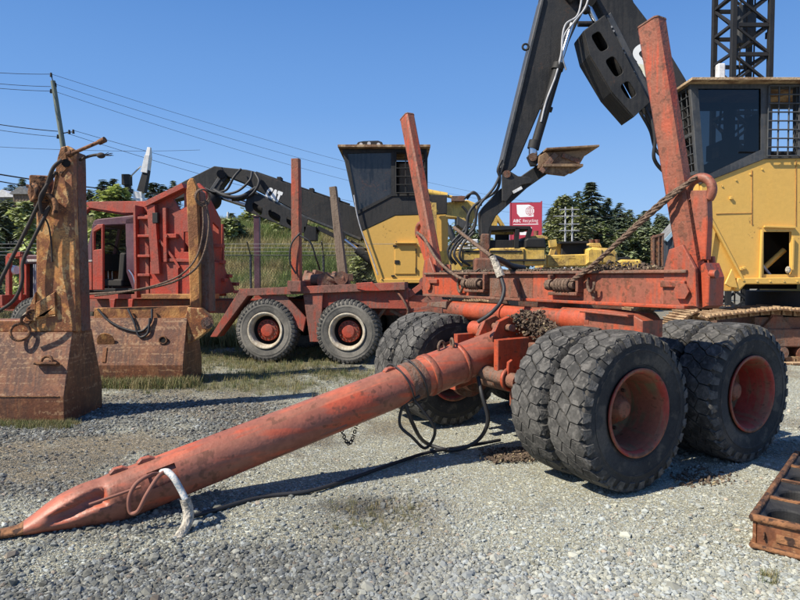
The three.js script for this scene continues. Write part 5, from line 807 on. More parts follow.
function gridBars(o, w, x0, y0, x1, y1, nx, ny, mat, r = .012, name = 'guard_bar') {   // upright and level bars over a window, in pixels of plane w
  const f = onZ(o, w), a = f(x0, y0), b = f(x1, y1);
  for (let i = 0; i <= nx; i++) { const x = mix(a[0], b[0], i / nx); new B().cyl([x, a[1], w], [x, b[1], w], r, r, 6).build(name, mat, o); }
  for (let j = 0; j <= ny; j++) { const y = mix(a[1], b[1], j / ny); new B().cyl([a[0], y, w + r], [b[0], y, w + r], r, r, 6).build(name, mat, o); }
}
M.jaw = std(paint([.26, .16, .085], [.34, .23, .13], [.12, .05, .025], [.14, .09, .06], { dirtAmt: .7, rustAt: .55 }), { roughness: .8 });
{ // ---- right loader
  const Z = 10.9, o = thing('log_loader', 'large yellow and black log loader with raised cab at the right, partly out of frame', 'log loader', [PZ(760, 300, Z).x, 0, -Z]), { p, at, plate } = tools(o), D = .95;
  const box = [[763, 231], [792, 231], [792, 275], [763, 275]];
  plate('body', M.yellow, o, 0, [[701, 183], [765, 158], [845, 155], [845, 284], [746, 284], [740, 291], [719, 291], [704, 266]], .06, [box]);
  plate('body', M.yellow, o, -D, [[701, 183], [765, 158], [845, 155], [845, 284], [746, 284], [740, 291], [719, 291], [704, 266]], .06, [], .012, 0);
  { const a = at(701.5, 183), b = at(704.5, 266), c = at(719, 291); new B().bar([a[0], a[1], -D / 2 - .03], [b[0], b[1], -D / 2 - .03], .06, D - .07, [0, 0, 1]).build('body_side', M.yellow, o); new B().bar([b[0], b[1], -D / 2 - .03], [c[0], c[1], -D / 2 - .03], .06, D - .07, [0, 0, 1]).build('body_side', M.yellow, o); const e = at(845, 284); new B().box((c[0] + e[0]) / 2 + .1, c[1] + .15, -D / 2 - .03, e[0] - c[0], .06, D - .1).build('floor_plate', M.yellow, o); const t = at(765, 158), u = at(845, 156); new B().box((t[0] + u[0]) / 2, t[1] - .06, -D / 2 - .03, u[0] - t[0], .05, D - .08).build('deck_plate', M.yellow, o); }
  plate('sill', M.yellow, o, .07, [[738, 278], [845, 277], [845, 284], [746, 284], [739, 290], [735, 290]], .07);
  // diagonal strut and pad on the lower corner
  { const b = new B(); b.bar(at(703, 205, .05), at(743, 281, .05), .07, .04); b.build('strut', M.yellow, o); plate('pad_eye', M.yellow, o, .1, [[725, 284], [732, 269], [736, 280], [738, 288], [730, 287]], .04); plate('gusset', M.yellow, o, .06, [[704, 214], [716, 232], [712, 258], [706, 258]], .05); }
  { const b = new B(), q = (x0, y0, x1, y1) => b.bar(at(x0, y0, .03), at(x1, y1, .03), .05, .035); q(762, 230, 760, 280); q(764, 226.5, 795, 227.5); q(793, 237, 792, 270); b.build('opening_frame', M.yellow, o); const c = at(777, 252, -.4); new B().box(c[0], c[1], -.8, 1.3, 1.4, .02).build('compartment', M.void, o); new B().cyl(at(764, 268, -.3), at(784, 250, -.3), .05, .05, 12).build('pipe', M.yellow, o); new B().cyl(at(762, 265, -.25), at(772, 277, -.25), .025).build('pipe', M.galv, o); new B().sph(at(788, 270, .03), .045, 1, 1.5, 1).build('fuel_cap', M.fraying, o); for (const [x, y] of [[731, 198], [744, 268], [741, 269]]) new B().box(...at(x, y, .02), .05, .05, .04).build('lug', M.yellow, o); }
  for (const [x0, y0, x1, y1] of [[752, 170, 752, 225], [796, 160, 796, 226], [716, 214, 752, 213]]) new B().bar(at(x0, y0, .004), at(x1, y1, .004), .012, .008, Math.abs(x1 - x0) < 5 ? [1, 0, 0] : [0, 1, 0], 0).build('panel_seam', M.ochre, o);
  for (const [x, y] of [[709, 190], [722, 186], [736, 180], [750, 174], [762, 169], [780, 165], [798, 165], [757, 281], [770, 281], [784, 281], [797, 281]]) new B().cyl(at(x, y, y > 270 ? .07 : 0), at(x, y, y > 270 ? .085 : .015), .018, .018, 6).build('bolt', M.yellowFar, o);
  // cab
  const C = -1.15;
  plate('cab_frame', M.frameGrey, o, .03, [[690, 84], [845, 81], [845, 157], [765, 159], [701, 184], [697, 170]], .1, [[[697.5, 88], [761.5, 88], [761.5, 150], [704, 177]], [[770, 87], [797, 87], [797, 155], [770, 156]], [[802, 87], [838, 87], [838, 155], [802, 155]]]);
  plate('window', M.glassDark, o, .0, [[696.5, 87], [762.5, 87], [762.5, 151], [703, 178]], .012, [], 0);
  { const a = at(692, 85, 0), b = at(698.5, 172, 0), zb = C; for (const z of [zb + .04]) new B().bar([a[0], a[1], z], [b[0], b[1], z], .09, .09, [0, 0, 1]).build('cab_post', M.frameGrey, o); for (const t of [0, .55, 1]) { const x = mix(a[0], b[0], t), y = mix(a[1], b[1], t); new B().bar([x, y, 0], [x, y, zb], .07, .07).build('cab_rail', M.frameGrey, o); } for (let k = 1; k < 6; k++) { const z = zb * k / 6; new B().cyl([a[0] - .02, a[1], z], [b[0] - .02, b[1], z], .012, .012, 6).build('guard_bar', M.frameGrey, o); } for (let k = 1; k < 9; k++) { const x = mix(a[0], b[0], k / 9) - .03, y = mix(a[1], b[1], k / 9); new B().cyl([x, y, 0], [x, y, zb], .012, .012, 6).build('guard_bar', M.frameGrey, o); }
    new B().bar([a[0] + .05, a[1], zb], [b[0] + .05, b[1], zb], .02, .03, [0, 0, 1]).build('cab_post', M.frameGrey, o); }
  { const a = at(676, 84, .3), e = at(850, 80, .3), c0 = at(688, 83, .1); new B().box((c0[0] + e[0]) / 2, c0[1] + .03, -.5, e[0] - c0[0], .05, 1.5).build('cab_roof', M.trackRust, o); plate('roof_visor', M.trackRust, o, C, [[668, 92], [672, 88], [692, 80], [692, 84]], .6); }
  { const a = at(690, 84, C), e = at(845, 184, C); plate('cab_wall', M.frameGrey, o, C, [[692, 85], [845, 82], [845, 157], [765, 159], [702, 183]], .05, [[[700, 92], [760, 92], [760, 144], [708, 165]], [[770, 90], [838, 90], [838, 150], [770, 150]]], .012, 0); new B().box(at(800, 160, -.5)[0], at(800, 158, -.5)[1], -.55, 2.9, .05, 1.1).build('cab_floor', M.blackFlat, o); }
  gridBars(o, .06, 769, 86, 798, 156, 3, 8, M.frameGrey, .014); gridBars(o, .06, 801, 86, 839, 156, 3, 8, M.frameGrey, .014);
  new B().box(...at(766, 120, -.5), .08, 1.3, .08).build('cab_post', M.frameGrey, o); { const s = at(742, 150, -.55); new B().box(s[0], s[1] - .1, s[2], .55, .15, .55, 0, 0, 0, .04).box(s[0] + .25, s[1] + .3, s[2], .14, .75, .5, 0, 0, -.1, .05).build('seat', M.seat, o); const d = at(722, 150, -.5); new B().box(d[0], d[1], d[2], .2, .3, .8).cyl(at(725, 158, -.3), at(722, 132, -.3), .015).build('console', M.blackFlat, o); }
  { const b = at(720, 80, -.6), t = at(720.5, 67, -.6); new B().box(b[0], (b[1] + t[1]) / 2 + .03, -.6, .14, t[1] - b[1] + .05, .14, 0, 0, 0, .03).cyl(b, [b[0], b[1] - .05, b[2]], .1).build('beacon', M.whiteMetal, o); }
  new B().cyl(at(722, 100, -.12), at(719, 130, -.12), .02).build('wiper', M.blackFlat, o);
  // house behind, turntable, undercarriage
  new B().box(at(860, 250, -1.2)[0], 2.2, -1.2, 2.6, 1.9, 2.4, 0, 0, 0, .05).build('engine_house', M.yellow, o); { const c = at(800, 290, -1.1); new B().cyl([c[0], .95, -1.1], [c[0], 1.32, -1.1], .95, .95, 32).box(c[0], .7, -1.1, 2.4, .55, 1.6, 0, 0, 0, .04).build('turntable', M.blackFlat, o); }
  const x0 = at(668, 320, -.1)[0] + .55, x1 = x0 + 4.1;
  trackSet(o, x0, x1, -.25, .72, .98, (t) => t < .34 ? -.15 * Math.pow(1 - t / .34, 1.2) + .04 : .04 - .07 * Math.sin(Math.PI * (t - .34) / .66)); trackSet(o, x0, x1, -2.6, .72, .98, (t) => -.06 * Math.sin(Math.PI * t));
  new B().box(x0 + 1.9, .66, -1.4, 1.6, .4, 2.4).build('car_body', M.bunkRust, o);
  // boom, arm and grab
  const bz = -.5;
  const boom = plate('boom', M.black, o, bz, [[604, 17], [592, -6], [590, -24], [612, -40], [628, -14], [634, 2], [660, 36], [686, 79], [700, 110], [700, 170], [678, 150], [660, 124], [650, 104]], .42, [], .02);
  plate('boom_flange', M.frameGrey, boom, bz + .015, [[606, 16], [611, 12], [655, 98], [650, 103]], .45); { const b = new B(); for (const [x, y] of [[612, 27], [614, 31], [623, 49], [625, 53], [634, 72], [636, 76], [642, 88]]) b.cyl(at(x - .5, y, bz + .01), at(x - .5, y, bz + .04), .022, .022, 8); b.build('bolt', M.galv, boom); }
  lettering(boom, 'CAT', at(650, 66, bz)[0], at(650, 66, bz)[1], bz + .006, 1.0, .52, -1.05, true);
  const hole = (x0, y0, x1, y1) => { const dx = x1 - x0, dy = y1 - y0, l = Math.hypot(dx, dy), ux = dx / l, uy = dy / l, nx = -uy, ny = ux, o = [], W = 5.2, K = l / 2; const cx = (x0 + x1) / 2, cy = (y0 + y1) / 2; for (let q = 0; q < 24; q++) { const th = q / 24 * 6.2832, pw = (v) => Math.sign(v) * Math.pow(Math.abs(v), .5), s = pw(Math.cos(th)), t = pw(Math.sin(th)); o.push([cx + ux * K * s + nx * W * t, cy + uy * K * s + ny * W * t]); } return o; };
  const gz = bz + .26;
  const gp = [[605, 15], [584, 30], [578, 40], [585, 62], [606, 97], [625, 123], [650, 103], [640, 82], [622, 48]];
  plate('cylinder_guard', M.black, boom, gz, [[605, 15], [584, 31], [590, 55], [612, 92], [634, 117], [650, 102]], .03, [hole(595, 33, 605, 50), hole(609, 58, 620, 75), hole(624, 83, 633, 97)]);
  plate('cylinder_guard', M.black, boom, gz - .6, [[605, 15], [584, 31], [590, 55], [612, 92], [634, 117], [650, 102]], .03, [], .012, gz);
  { const b = new B(), e = [[605, 15], [584, 31], [590, 55], [612, 92], [634, 117]].map(([x, y]) => [...onZ(o, gz)(x, y), gz - .315]); for (let i = 0; i < 4; i++) b.bar(e[i], e[i + 1], .025, .57, [0, 0, 1]); b.build('guard_plate', M.black, boom); }
  new B().cyl(at(648, 112, bz), at(597, 22, bz), .13, .13, 18).build('cylinder', M.black, boom); new B().cyl(at(597, 24, bz), at(588, 6, bz), .06, .06, 14).build('cylinder_rod', M.chrome, boom);
  const arm = plate('arm', M.black, o, bz - .02, [[542, -4], [548, -36], [580, -44], [594, -20], [588, 4], [578, 22], [570, 40], [516, 166], [508, 174], [500, 168]], .36, [], .02);
  plate('arm_flange', M.frameGrey, arm, bz + .02, [[542, -4], [545, -4], [503, 169], [500, 168]], .44); new B().torus(at(525.5, 47, bz), .055, .02).build('eye', M.blackFlat, arm); new B().cyl(at(574, 0, bz + .02), at(565, -10, bz + .02), .1, .1, 12).build('pivot_hole', M.void, arm);
  new B().cyl(at(588, -2, bz + .1), at(588, -2, bz - .5), .16, .16, 20).sph(at(586, 10, bz + .05), .08).cyl(at(578, 24, bz + .02), at(592, 24, bz + .02), .05).build('pivot_pin', M.blackFlat, o);
  { const b = new B(); b.cyl(at(558, 68, bz + .12), at(536, 142, bz + .12), .085, .085, 16).cyl(at(557, 70, bz + .12), at(559, 64, bz + .12), .11, .11, 16).cyl(at(535, 141, bz + .12), at(533, 149, bz + .12), .11, .11, 16).cyl(at(541, 107, bz + .12), at(552, 110, bz + .12), .05); b.build('grab_cylinder', M.blackFlat, o); new B().cyl(at(559, 66, bz + .12), at(572, 24, bz + .12), .045, .045, 14).cyl(at(533, 148, bz + .12), at(533, 156, bz + .12), .08).build('cylinder_rod', M.chrome, o);
    new B().tube([at(590, -8, bz + .2), at(585, 8, bz + .22), at(574, 22, bz + .22), at(564, 36, bz + .22), at(561, 55, bz + .22), at(556, 75, bz + .2), at(546, 102, bz + .2), at(541, 122, bz + .2)], .018, 60, 7).tube([at(583, -8, bz + .2), at(577, 16, bz + .22), at(566, 24, bz + .22), at(562, 42, bz + .22), at(563, 60, bz + .2), at(566, 70, bz + .18)], .018, 60, 7).build('hydraulic_hose', M.galv, o);
    new B().tube([at(645, 108, bz + .1), at(652, 122, bz + .15), at(655, 140, bz + .15), at(654, 158, bz + .1), at(662, 170, bz), at(672, 176, bz - .1)], .035, 50, 8).tube([at(652, 106, bz + .1), at(662, 120, bz + .12), at(664, 140, bz + .1), at(664, 156, bz + .08), at(672, 168, bz)], .03, 50, 8).tube([at(640, 112, bz + .1), at(650, 130, bz + .05), at(656, 150, bz), at(668, 162, bz)], .03, 50, 8).build('hydraulic_hose', M.hose, o);
    new B().tube([at(502, 160, bz + .1), at(498, 170, bz + .12), at(500, 178, bz + .1), at(497, 190, bz + .05), at(486, 198, bz), at(474, 206, bz), at(468, 216, bz), at(466, 232, bz), at(455, 244, bz), at(450, 256, bz + .1), at(456, 264, bz)], .028, 80, 7).tube([at(504, 164, bz + .1), at(495, 186, bz + .1), at(478, 208, bz + .05), at(474, 228, bz), at(462, 240, bz), at(454, 254, bz + .1), at(462, 266, bz + .1)], .026, 80, 7).tube([at(470, 226, bz - .1), at(458, 236, bz), at(448, 250, bz), at(452, 264, bz)], .024, 40, 7).tube([at(474, 232, bz + .1), at(462, 246, bz + .1), at(460, 258, bz + .1), at(470, 266, bz)], .024, 40, 7).build('hydraulic_hose', M.hose, o); }
  // heel arm, worn jaw and hanging grab
  const heel = plate('heel', M.black, o, bz + .03, [[481, 236], [480, 212], [484, 206], [500, 189], [513, 182], [524, 174], [556, 152], [562, 152], [556, 168], [544, 176], [527, 188], [507, 206], [496, 216], [490, 228], [488, 237]], .34, [], .015);
  plate('knuckle_plate', M.black, heel, bz + .12, [[502, 173], [505, 170.5], [510, 171], [518, 176], [530, 177], [534, 180], [532, 183], [522, 185], [515, 191], [506, 202], [502, 201]], .05, [], .015); new B().cyl(at(507, 174, bz + .14), at(507, 174, bz - .4), .07, .07, 16).cyl(at(533, 157, bz + .2), at(533, 157, bz - .3), .075, .075, 16).build('pivot_pin', M.bunkRust, heel); plate('link_plate', M.blackFlat, heel, bz + .17, [[527, 157], [530, 153], [536, 153], [540, 160], [536, 166], [531, 166]], .08);
  { const cv = at(517.5, 190, bz + .135), m = new B().box(cv[0], cv[1], cv[2], .19, .055, .012, 0, 0, .5, .02); m.build('name_plate', M.whiteMetal, heel); }
  plate('jaw', M.jaw, heel, bz + .3, [[539, 156], [545, 152.5], [591, 149.5], [592, 151], [586, 153.5], [582, 160], [577, 169], [570, 172], [565, 176], [548, 174], [538, 168]], .06, [], .01); plate('jaw', M.jaw, heel, bz - .34, [[539, 156], [545, 152.5], [591, 149.5], [586, 153.5], [577, 169], [565, 176], [548, 174]], .06);
  { const b = new B(); b.bar(at(541, 153.5, bz), at(592, 150.5, bz), .85, .035, [0, 1, 0]).bar(at(538, 169, bz - .02), at(577, 169, bz - .02), .78, .05, [0, 1, 0]); b.build('jaw_plate', M.jaw, heel); const c = new B(); c.bar(at(541, 172, bz + .31), at(556, 154, bz + .31), .05, .1).bar(at(562, 155, bz + .31), at(580, 162, bz + .31), .04, .08); c.build('jaw_rib', M.bunkRust, heel); }
  { const g = sub('grab', o); new B().bar(at(485, 234, bz), at(484, 264, bz), .22, .16, [1, 0, 0], .03).cyl(at(484.5, 246, bz + .15), at(484.5, 246, bz - .25), .09, .09, 14).box(...at(484, 266, bz), .4, .3, .36, 0, 0, 0, .05).build('grab_head', M.bunkRust, g); for (const s of [-1, 1]) { const q = at(484, 270, bz); const pts = [[0, 0], [.25, -.15], [.62, -.5], [.66, -.9], [.4, -1.3], [.12, -1.42], [.36, -1.2], [.5, -.9], [.45, -.6], [.1, -.3], [0, -.25]].map(([x, y]) => [q[0] + s * x, q[1] + y]); new B().poly(s > 0 ? pts : pts.reverse(), bz + .12, .18).build('grab_tine', M.blackFlat, g); } }
}
{ // ---- middle loader
  const Z = 16.6, o = thing('log_loader', 'middle yellow log loader with black cab and a long lettered black boom', 'log loader', [PZ(395, 300, Z).x, 0, -Z]), { p, at, plate } = tools(o), D = 2.1;
  const Y = [[362, 231], [395, 215.5], [446, 214], [448, 283], [378, 283], [374, 268]];
  plate('body', M.yellow, o, 0, Y, .06); plate('body', M.yellow, o, -D, Y, .06, [], .012, 0); { const a = at(362.3, 231), b = at(378.3, 282); new B().bar([a[0], a[1], -D / 2], [b[0], b[1], -D / 2], .06, D - .1, [0, 0, 1]).build('body_side', M.yellow, o); const e = at(447, 250); new B().box(e[0], e[1], -D / 2, .06, 1.8, D - .1).build('body_side', M.yellow, o); }
  plate('service_door', M.yellow, o, .025, [[395, 245.5], [416, 245.5], [415.5, 274], [395, 274]], .03); { const b = new B(); b.box(...at(397, 262, .03), .13, .1, .03).bar(at(393, 246, .03), at(397, 246, .03), .03, .06).box(...at(416, 251, .03), .03, .14, .03).box(...at(416, 270, .03), .03, .14, .03).box(...at(393, 276, .03), .1, .05, .04); b.build('latch', M.blackFlat, o); const c = new B(); c.bar(at(395, 243, .05), at(416, 243, .05), .12, .03).bar(at(395, 243, .06), at(398, 246, .06), .03, .03).bar(at(416, 243, .06), at(418, 246, .06), .03, .03); c.build('door_hood', M.yellow, o); plate('sill', M.yellow, o, .04, [[380, 279], [448, 279], [448, 283], [380, 283]], .04); }
  plate('riser', M.black, o, .01, [[357, 213.5], [392, 195.5], [428, 194.5], [447, 195], [447, 214], [395, 215.5], [362, 231], [358, 224]], .05); plate('riser', M.black, o, -D, [[357, 213.5], [392, 195.5], [447, 195], [447, 214], [395, 215.5], [362, 231]], .05, [], .012, 0); { const a = at(356.5, 213), b = at(362, 231); new B().bar([a[0], a[1], -D / 2], [b[0], b[1], -D / 2], .05, D - .1, [0, 0, 1]).build('riser', M.black, o); const d = at(392, 196), e = at(428, 195); new B().box((d[0] + e[0]) / 2, d[1], -D / 2, e[0] - d[0] + 1, .05, D - .15).build('cab_floor', M.blackFlat, o); }
  const C = -1.6;
  plate('cab_frame', M.black, o, .03, [[342.5, 149], [427, 149], [428, 195.5], [392, 196.5], [357, 215], [353, 196]], .08, [[[347, 153], [391.5, 152], [391.5, 194], [358, 211]], [[396, 153], [424, 153], [424, 192], [396, 193]]]);
  plate('window_panel', std(M.black.map, { roughness: .18, color: new THREE.Color().setRGB(1.6, 1.7, 1.8) }), o, 0, [[346, 152], [392.5, 151], [392.5, 195], [357.5, 212]], .02, [], 0);
  plate('cab_wall', M.black, o, C, [[345, 150], [427, 150], [428, 195.5], [392, 196.5], [360, 213]], .06, [[[398, 156], [422, 156], [422, 190], [398, 190]]], .012, 0); { const a = at(343, 150), b = at(357, 214); new B().bar([a[0], a[1], C / 2], [b[0], b[1], C / 2], .05, -C - .1, [0, 0, 1]).build('cab_front', M.black, o); const e = at(427, 150), f = at(427, 195); for (const z of [C + .05, C / 2]) new B().bar([e[0], e[1], z], [f[0], f[1], z], .1, .1, [0, 0, 1]).build('cab_post', M.black, o); }
  gridBars(o, .06, 396, 152, 425, 193, 3, 5, M.blackFlat, .017); { const s = at(407, 184, -.6); new B().box(s[0], s[1] + .1, s[2], .5, .9, .5, 0, 0, 0, .06).build('seat', M.wood, o); }
  { const a = at(338.5, 147.5), e = at(430, 147); new B().box((a[0] + e[0]) / 2, a[1], C / 2 + .05, e[0] - a[0], .07, 1.95).build('cab_roof', M.trackRust, o); plate('light_bar', M.blackFlat, o, -.2, [[355, 146.5], [358, 142], [363, 141], [378, 140.5], [382, 142], [384, 146.5]], .5); for (const [x, y] of [[361, 144.5], [369, 143.5], [378.5, 144.5]]) new B().cyl(at(x, y, -.2), at(x, y, -.17), .05, .05, 12).build('work_lamp', M.lamp, o); }
  { const b = new B(); b.tube([at(354, 195, .1), at(357, 214, .12), at(362, 232, .12), at(370, 252, .1), at(378, 275, .1)], .02, 40, 6); b.build('hydraulic_hose', M.galv, o); const c = new B(); c.bar(at(434, 203, .2), at(435, 268, .2), .14, .12, [1, 0, 0]).bar(at(428, 201, .2), at(437, 212, .2), .08, .08); c.build('hand_rail', M.yellowFar, o); const d = at(438, 262, .1); new B().box(d[0] + .25, d[1], d[2] - .3, .8, .6, .6).build('step_box', M.yellowFar, o); }
  new B().cyl([at(415, 283)[0], .9, -1], [at(415, 283)[0], 1.5, -1], .9, .9, 28).build('turntable', M.blackFlat, o); const tx = at(400, 283)[0]; for (const z of [-.1, -2.3]) trackSet(o, tx - 1.2, tx + 2.2, z, .7, .95, (t) => -.05 * Math.sin(Math.PI * t)); new B().box(tx + .5, .66, -1.2, 1.6, .5, 2.2).build('car_body', M.bunkRust, o);
  const bz = -.7;
  const boom = plate('boom', M.black, o, bz, [[215, 166], [221, 167], [246, 169.5], [253, 171], [300, 188], [352, 206], [372, 214], [400, 232], [396, 250], [376, 246], [361, 239], [309, 218], [252, 188], [246, 184], [226, 176], [216, 179]], .5, [], .02);
  plate('boom_flange', M.frameGrey, boom, bz + .02, [[250, 188.5], [308, 217], [361, 238], [361, 240.5], [308, 219.5], [250, 191]], .54); { const b = new B(); b.tube([at(256, 172.3, bz - .12), at(300, 187.4, bz - .12), at(350, 204.6, bz - .12)], .03, 20, 6).tube([at(256, 172.3, bz - .3), at(300, 187.4, bz - .3), at(350, 204.6, bz - .3)], .03, 20, 6); for (const x of [280, 312, 338]) b.box(...at(x, 180 + (x - 280) * .349, bz - .2), .12, .14, .3); b.build('pipe', M.blackFlat, boom); }
  lettering(boom, 'CAT', at(274.5, 195.5, bz)[0], at(274.5, 195.5, bz)[1], bz + .006, .56, .46, -.36, false);
  const hole = (x0, y0, x1, y1) => { const a = (x) => y0 + (y1 - y0) * (x - x0) / (x1 - x0); return [[x0, a(x0) - 3], [x0 + 2, a(x0) - 4.4], [x1 - 1, a(x1) - 4], [x1, a(x1) - 2], [x1 - 1, a(x1) + 3.6], [x1 - 3, a(x1) + 4.4], [x0 + 1.5, a(x0) + 3.6], [x0, a(x0) + 1]]; };
  for (const z of [bz + .2, bz - .45]) plate('cylinder_guard', M.black, boom, z, [[248, 193], [252, 192], [308, 219], [305, 232.5], [300, 233], [246, 211], [244.5, 206]], .04, [hole(252, 206.5, 263, 211), hole(268, 213.5, 281, 219), hole(286, 220.5, 300, 227)]);
  new B().cyl(at(253, 205, bz - .15), at(318, 234, bz - .15), .14, .14, 18).box(...at(311, 234, bz), .35, .4, .4).build('cylinder', M.blackFlat, boom); new B().cyl(at(250, 207, bz - .15), at(212, 194.5, bz - .15), .06, .06, 12).cyl(at(250, 203.5, bz + .05), at(215, 190, bz + .05), .03, .03, 8).build('cylinder_rod', M.chrome, boom);
  new B().cyl(at(342, 238, bz + .4), at(358, 250, bz + .4), .07, .07, 14).build('cylinder_rod', M.chrome, o); new B().cyl(at(357, 249, bz + .4), at(384, 270, bz + .4), .13, .13, 18).cyl(at(340, 236, bz + .5), at(340, 236, bz), .16).build('cylinder', M.black, o); new B().bar(at(318, 228, bz), at(372, 254, bz), .2, .12).bar(at(350, 243, bz), at(382, 262, bz), .2, .2).build('boom_foot', M.blackFlat, o);
  const arm = plate('arm', M.black, o, bz + .02, [[214, 166], [222, 167], [227, 178], [221, 186], [214, 206], [208, 206], [206, 197], [190, 196], [150, 207], [150, 200], [184, 181]], .4, [[[219, 180], [211, 189], [206, 196], [213, 188]].map((q) => q)].slice(1), .02);
  plate('arm_flange', M.frameGrey, arm, bz + .04, [[221, 172], [224, 174], [209, 196], [206, 195]], .08); new B().cyl(at(221, 174, bz + .1), at(221, 174, bz - .6), .12, .12, 16).sph(at(211, 200, bz), .3).sph(at(209, 205, bz), .2).build('pivot_pin', M.blackFlat, arm);
  new B().tube([at(241, 169, bz + .1), at(234, 177, bz + .25), at(226, 190, bz + .25), at(215, 192, bz + .25), at(205, 188, bz + .2)], .035, 50, 7).tube([at(252, 172, bz + .1), at(250, 180, bz + .3), at(238, 191, bz + .3), at(225, 194, bz + .3), at(214, 190, bz + .2)], .035, 50, 7).tube([at(255, 173, bz + .1), at(259, 182, bz + .25), at(254, 192, bz + .25), at(243, 199, bz + .2), at(232, 200, bz + .2)], .04, 50, 7).tube([at(256, 188, bz + .1), at(240, 197, bz + .3), at(226, 196, bz + .3), at(214, 190, bz + .2)], .06, 40, 7).build('hydraulic_hose', M.hose, o);
}
{ // ---- lattice mast
  const Z = 20, a = PZ(729, 78, Z - .6), b = PZ(766, 78, Z - .6), w = b.x - a.x, H = 13.8, o = thing('lattice_mast', 'black lattice steel mast rising behind the right loader cab', 'mast', [(a.x + b.x) / 2 + .12, 0, -Z]);
  for (const x of [-1, 1]) for (const z of [-1, 1]) new B().box(x * w / 2, H / 2, z * w / 2, .15, H, .15).build('chord', M.blackFlat, o);
  for (let k = 0; k < 15; k++) { const y = .4 + k * .92; for (const s of [-1, 1]) { const c = new B(); c.bar([-w / 2, y, s * w / 2], [w / 2, y, s * w / 2], .09, .12).bar([s * w / 2, y + .05, -w / 2], [s * w / 2, y + .05, w / 2], .09, .09); c.bar([-w / 2, y, s * (w / 2 - .03)], [w / 2, y + .92, s * (w / 2 - .03)], .06, .08).bar([w / 2, y, s * (w / 2 + .03)], [-w / 2, y + .92, s * (w / 2 + .03)], .05, .07); c.bar([s * w / 2, y, w / 2], [s * w / 2, y + .92, -w / 2], .06, .08); c.build('brace', M.blackFlat, o); } }
  const ca = PZ(741, 8, Z), cb = PZ(755, 46, Z); new B().box(.05, (ca.y + cb.y) / 2, 0, .55, ca.y - cb.y, .5).build('winch_housing', M.frameGrey, o); new B().box(.05, ca.y + .9, 0, .6, .8, .5).build('winch_housing', M.frameGrey, o);
  for (const [x, z, r] of [[-.28, .1, .03], [-.16, .2, .025], [.3, .2, .025], [w / 2 + .16, .3, .02], [-.02, .32, .02]]) new B().cyl([x, .2, z], [x, H, z], r).build('hoist_rope', M.wireDark, o);
  for (const y of [7.8, 9.4, 10.9]) new B().box(w / 2 + .13, y, .3, .16, .2, .2).build('sheave_bracket', M.blackFlat, o); new B().box(0, .2, 0, w + .8, .5, w + .8).build('base', M.blackFlat, o);
}
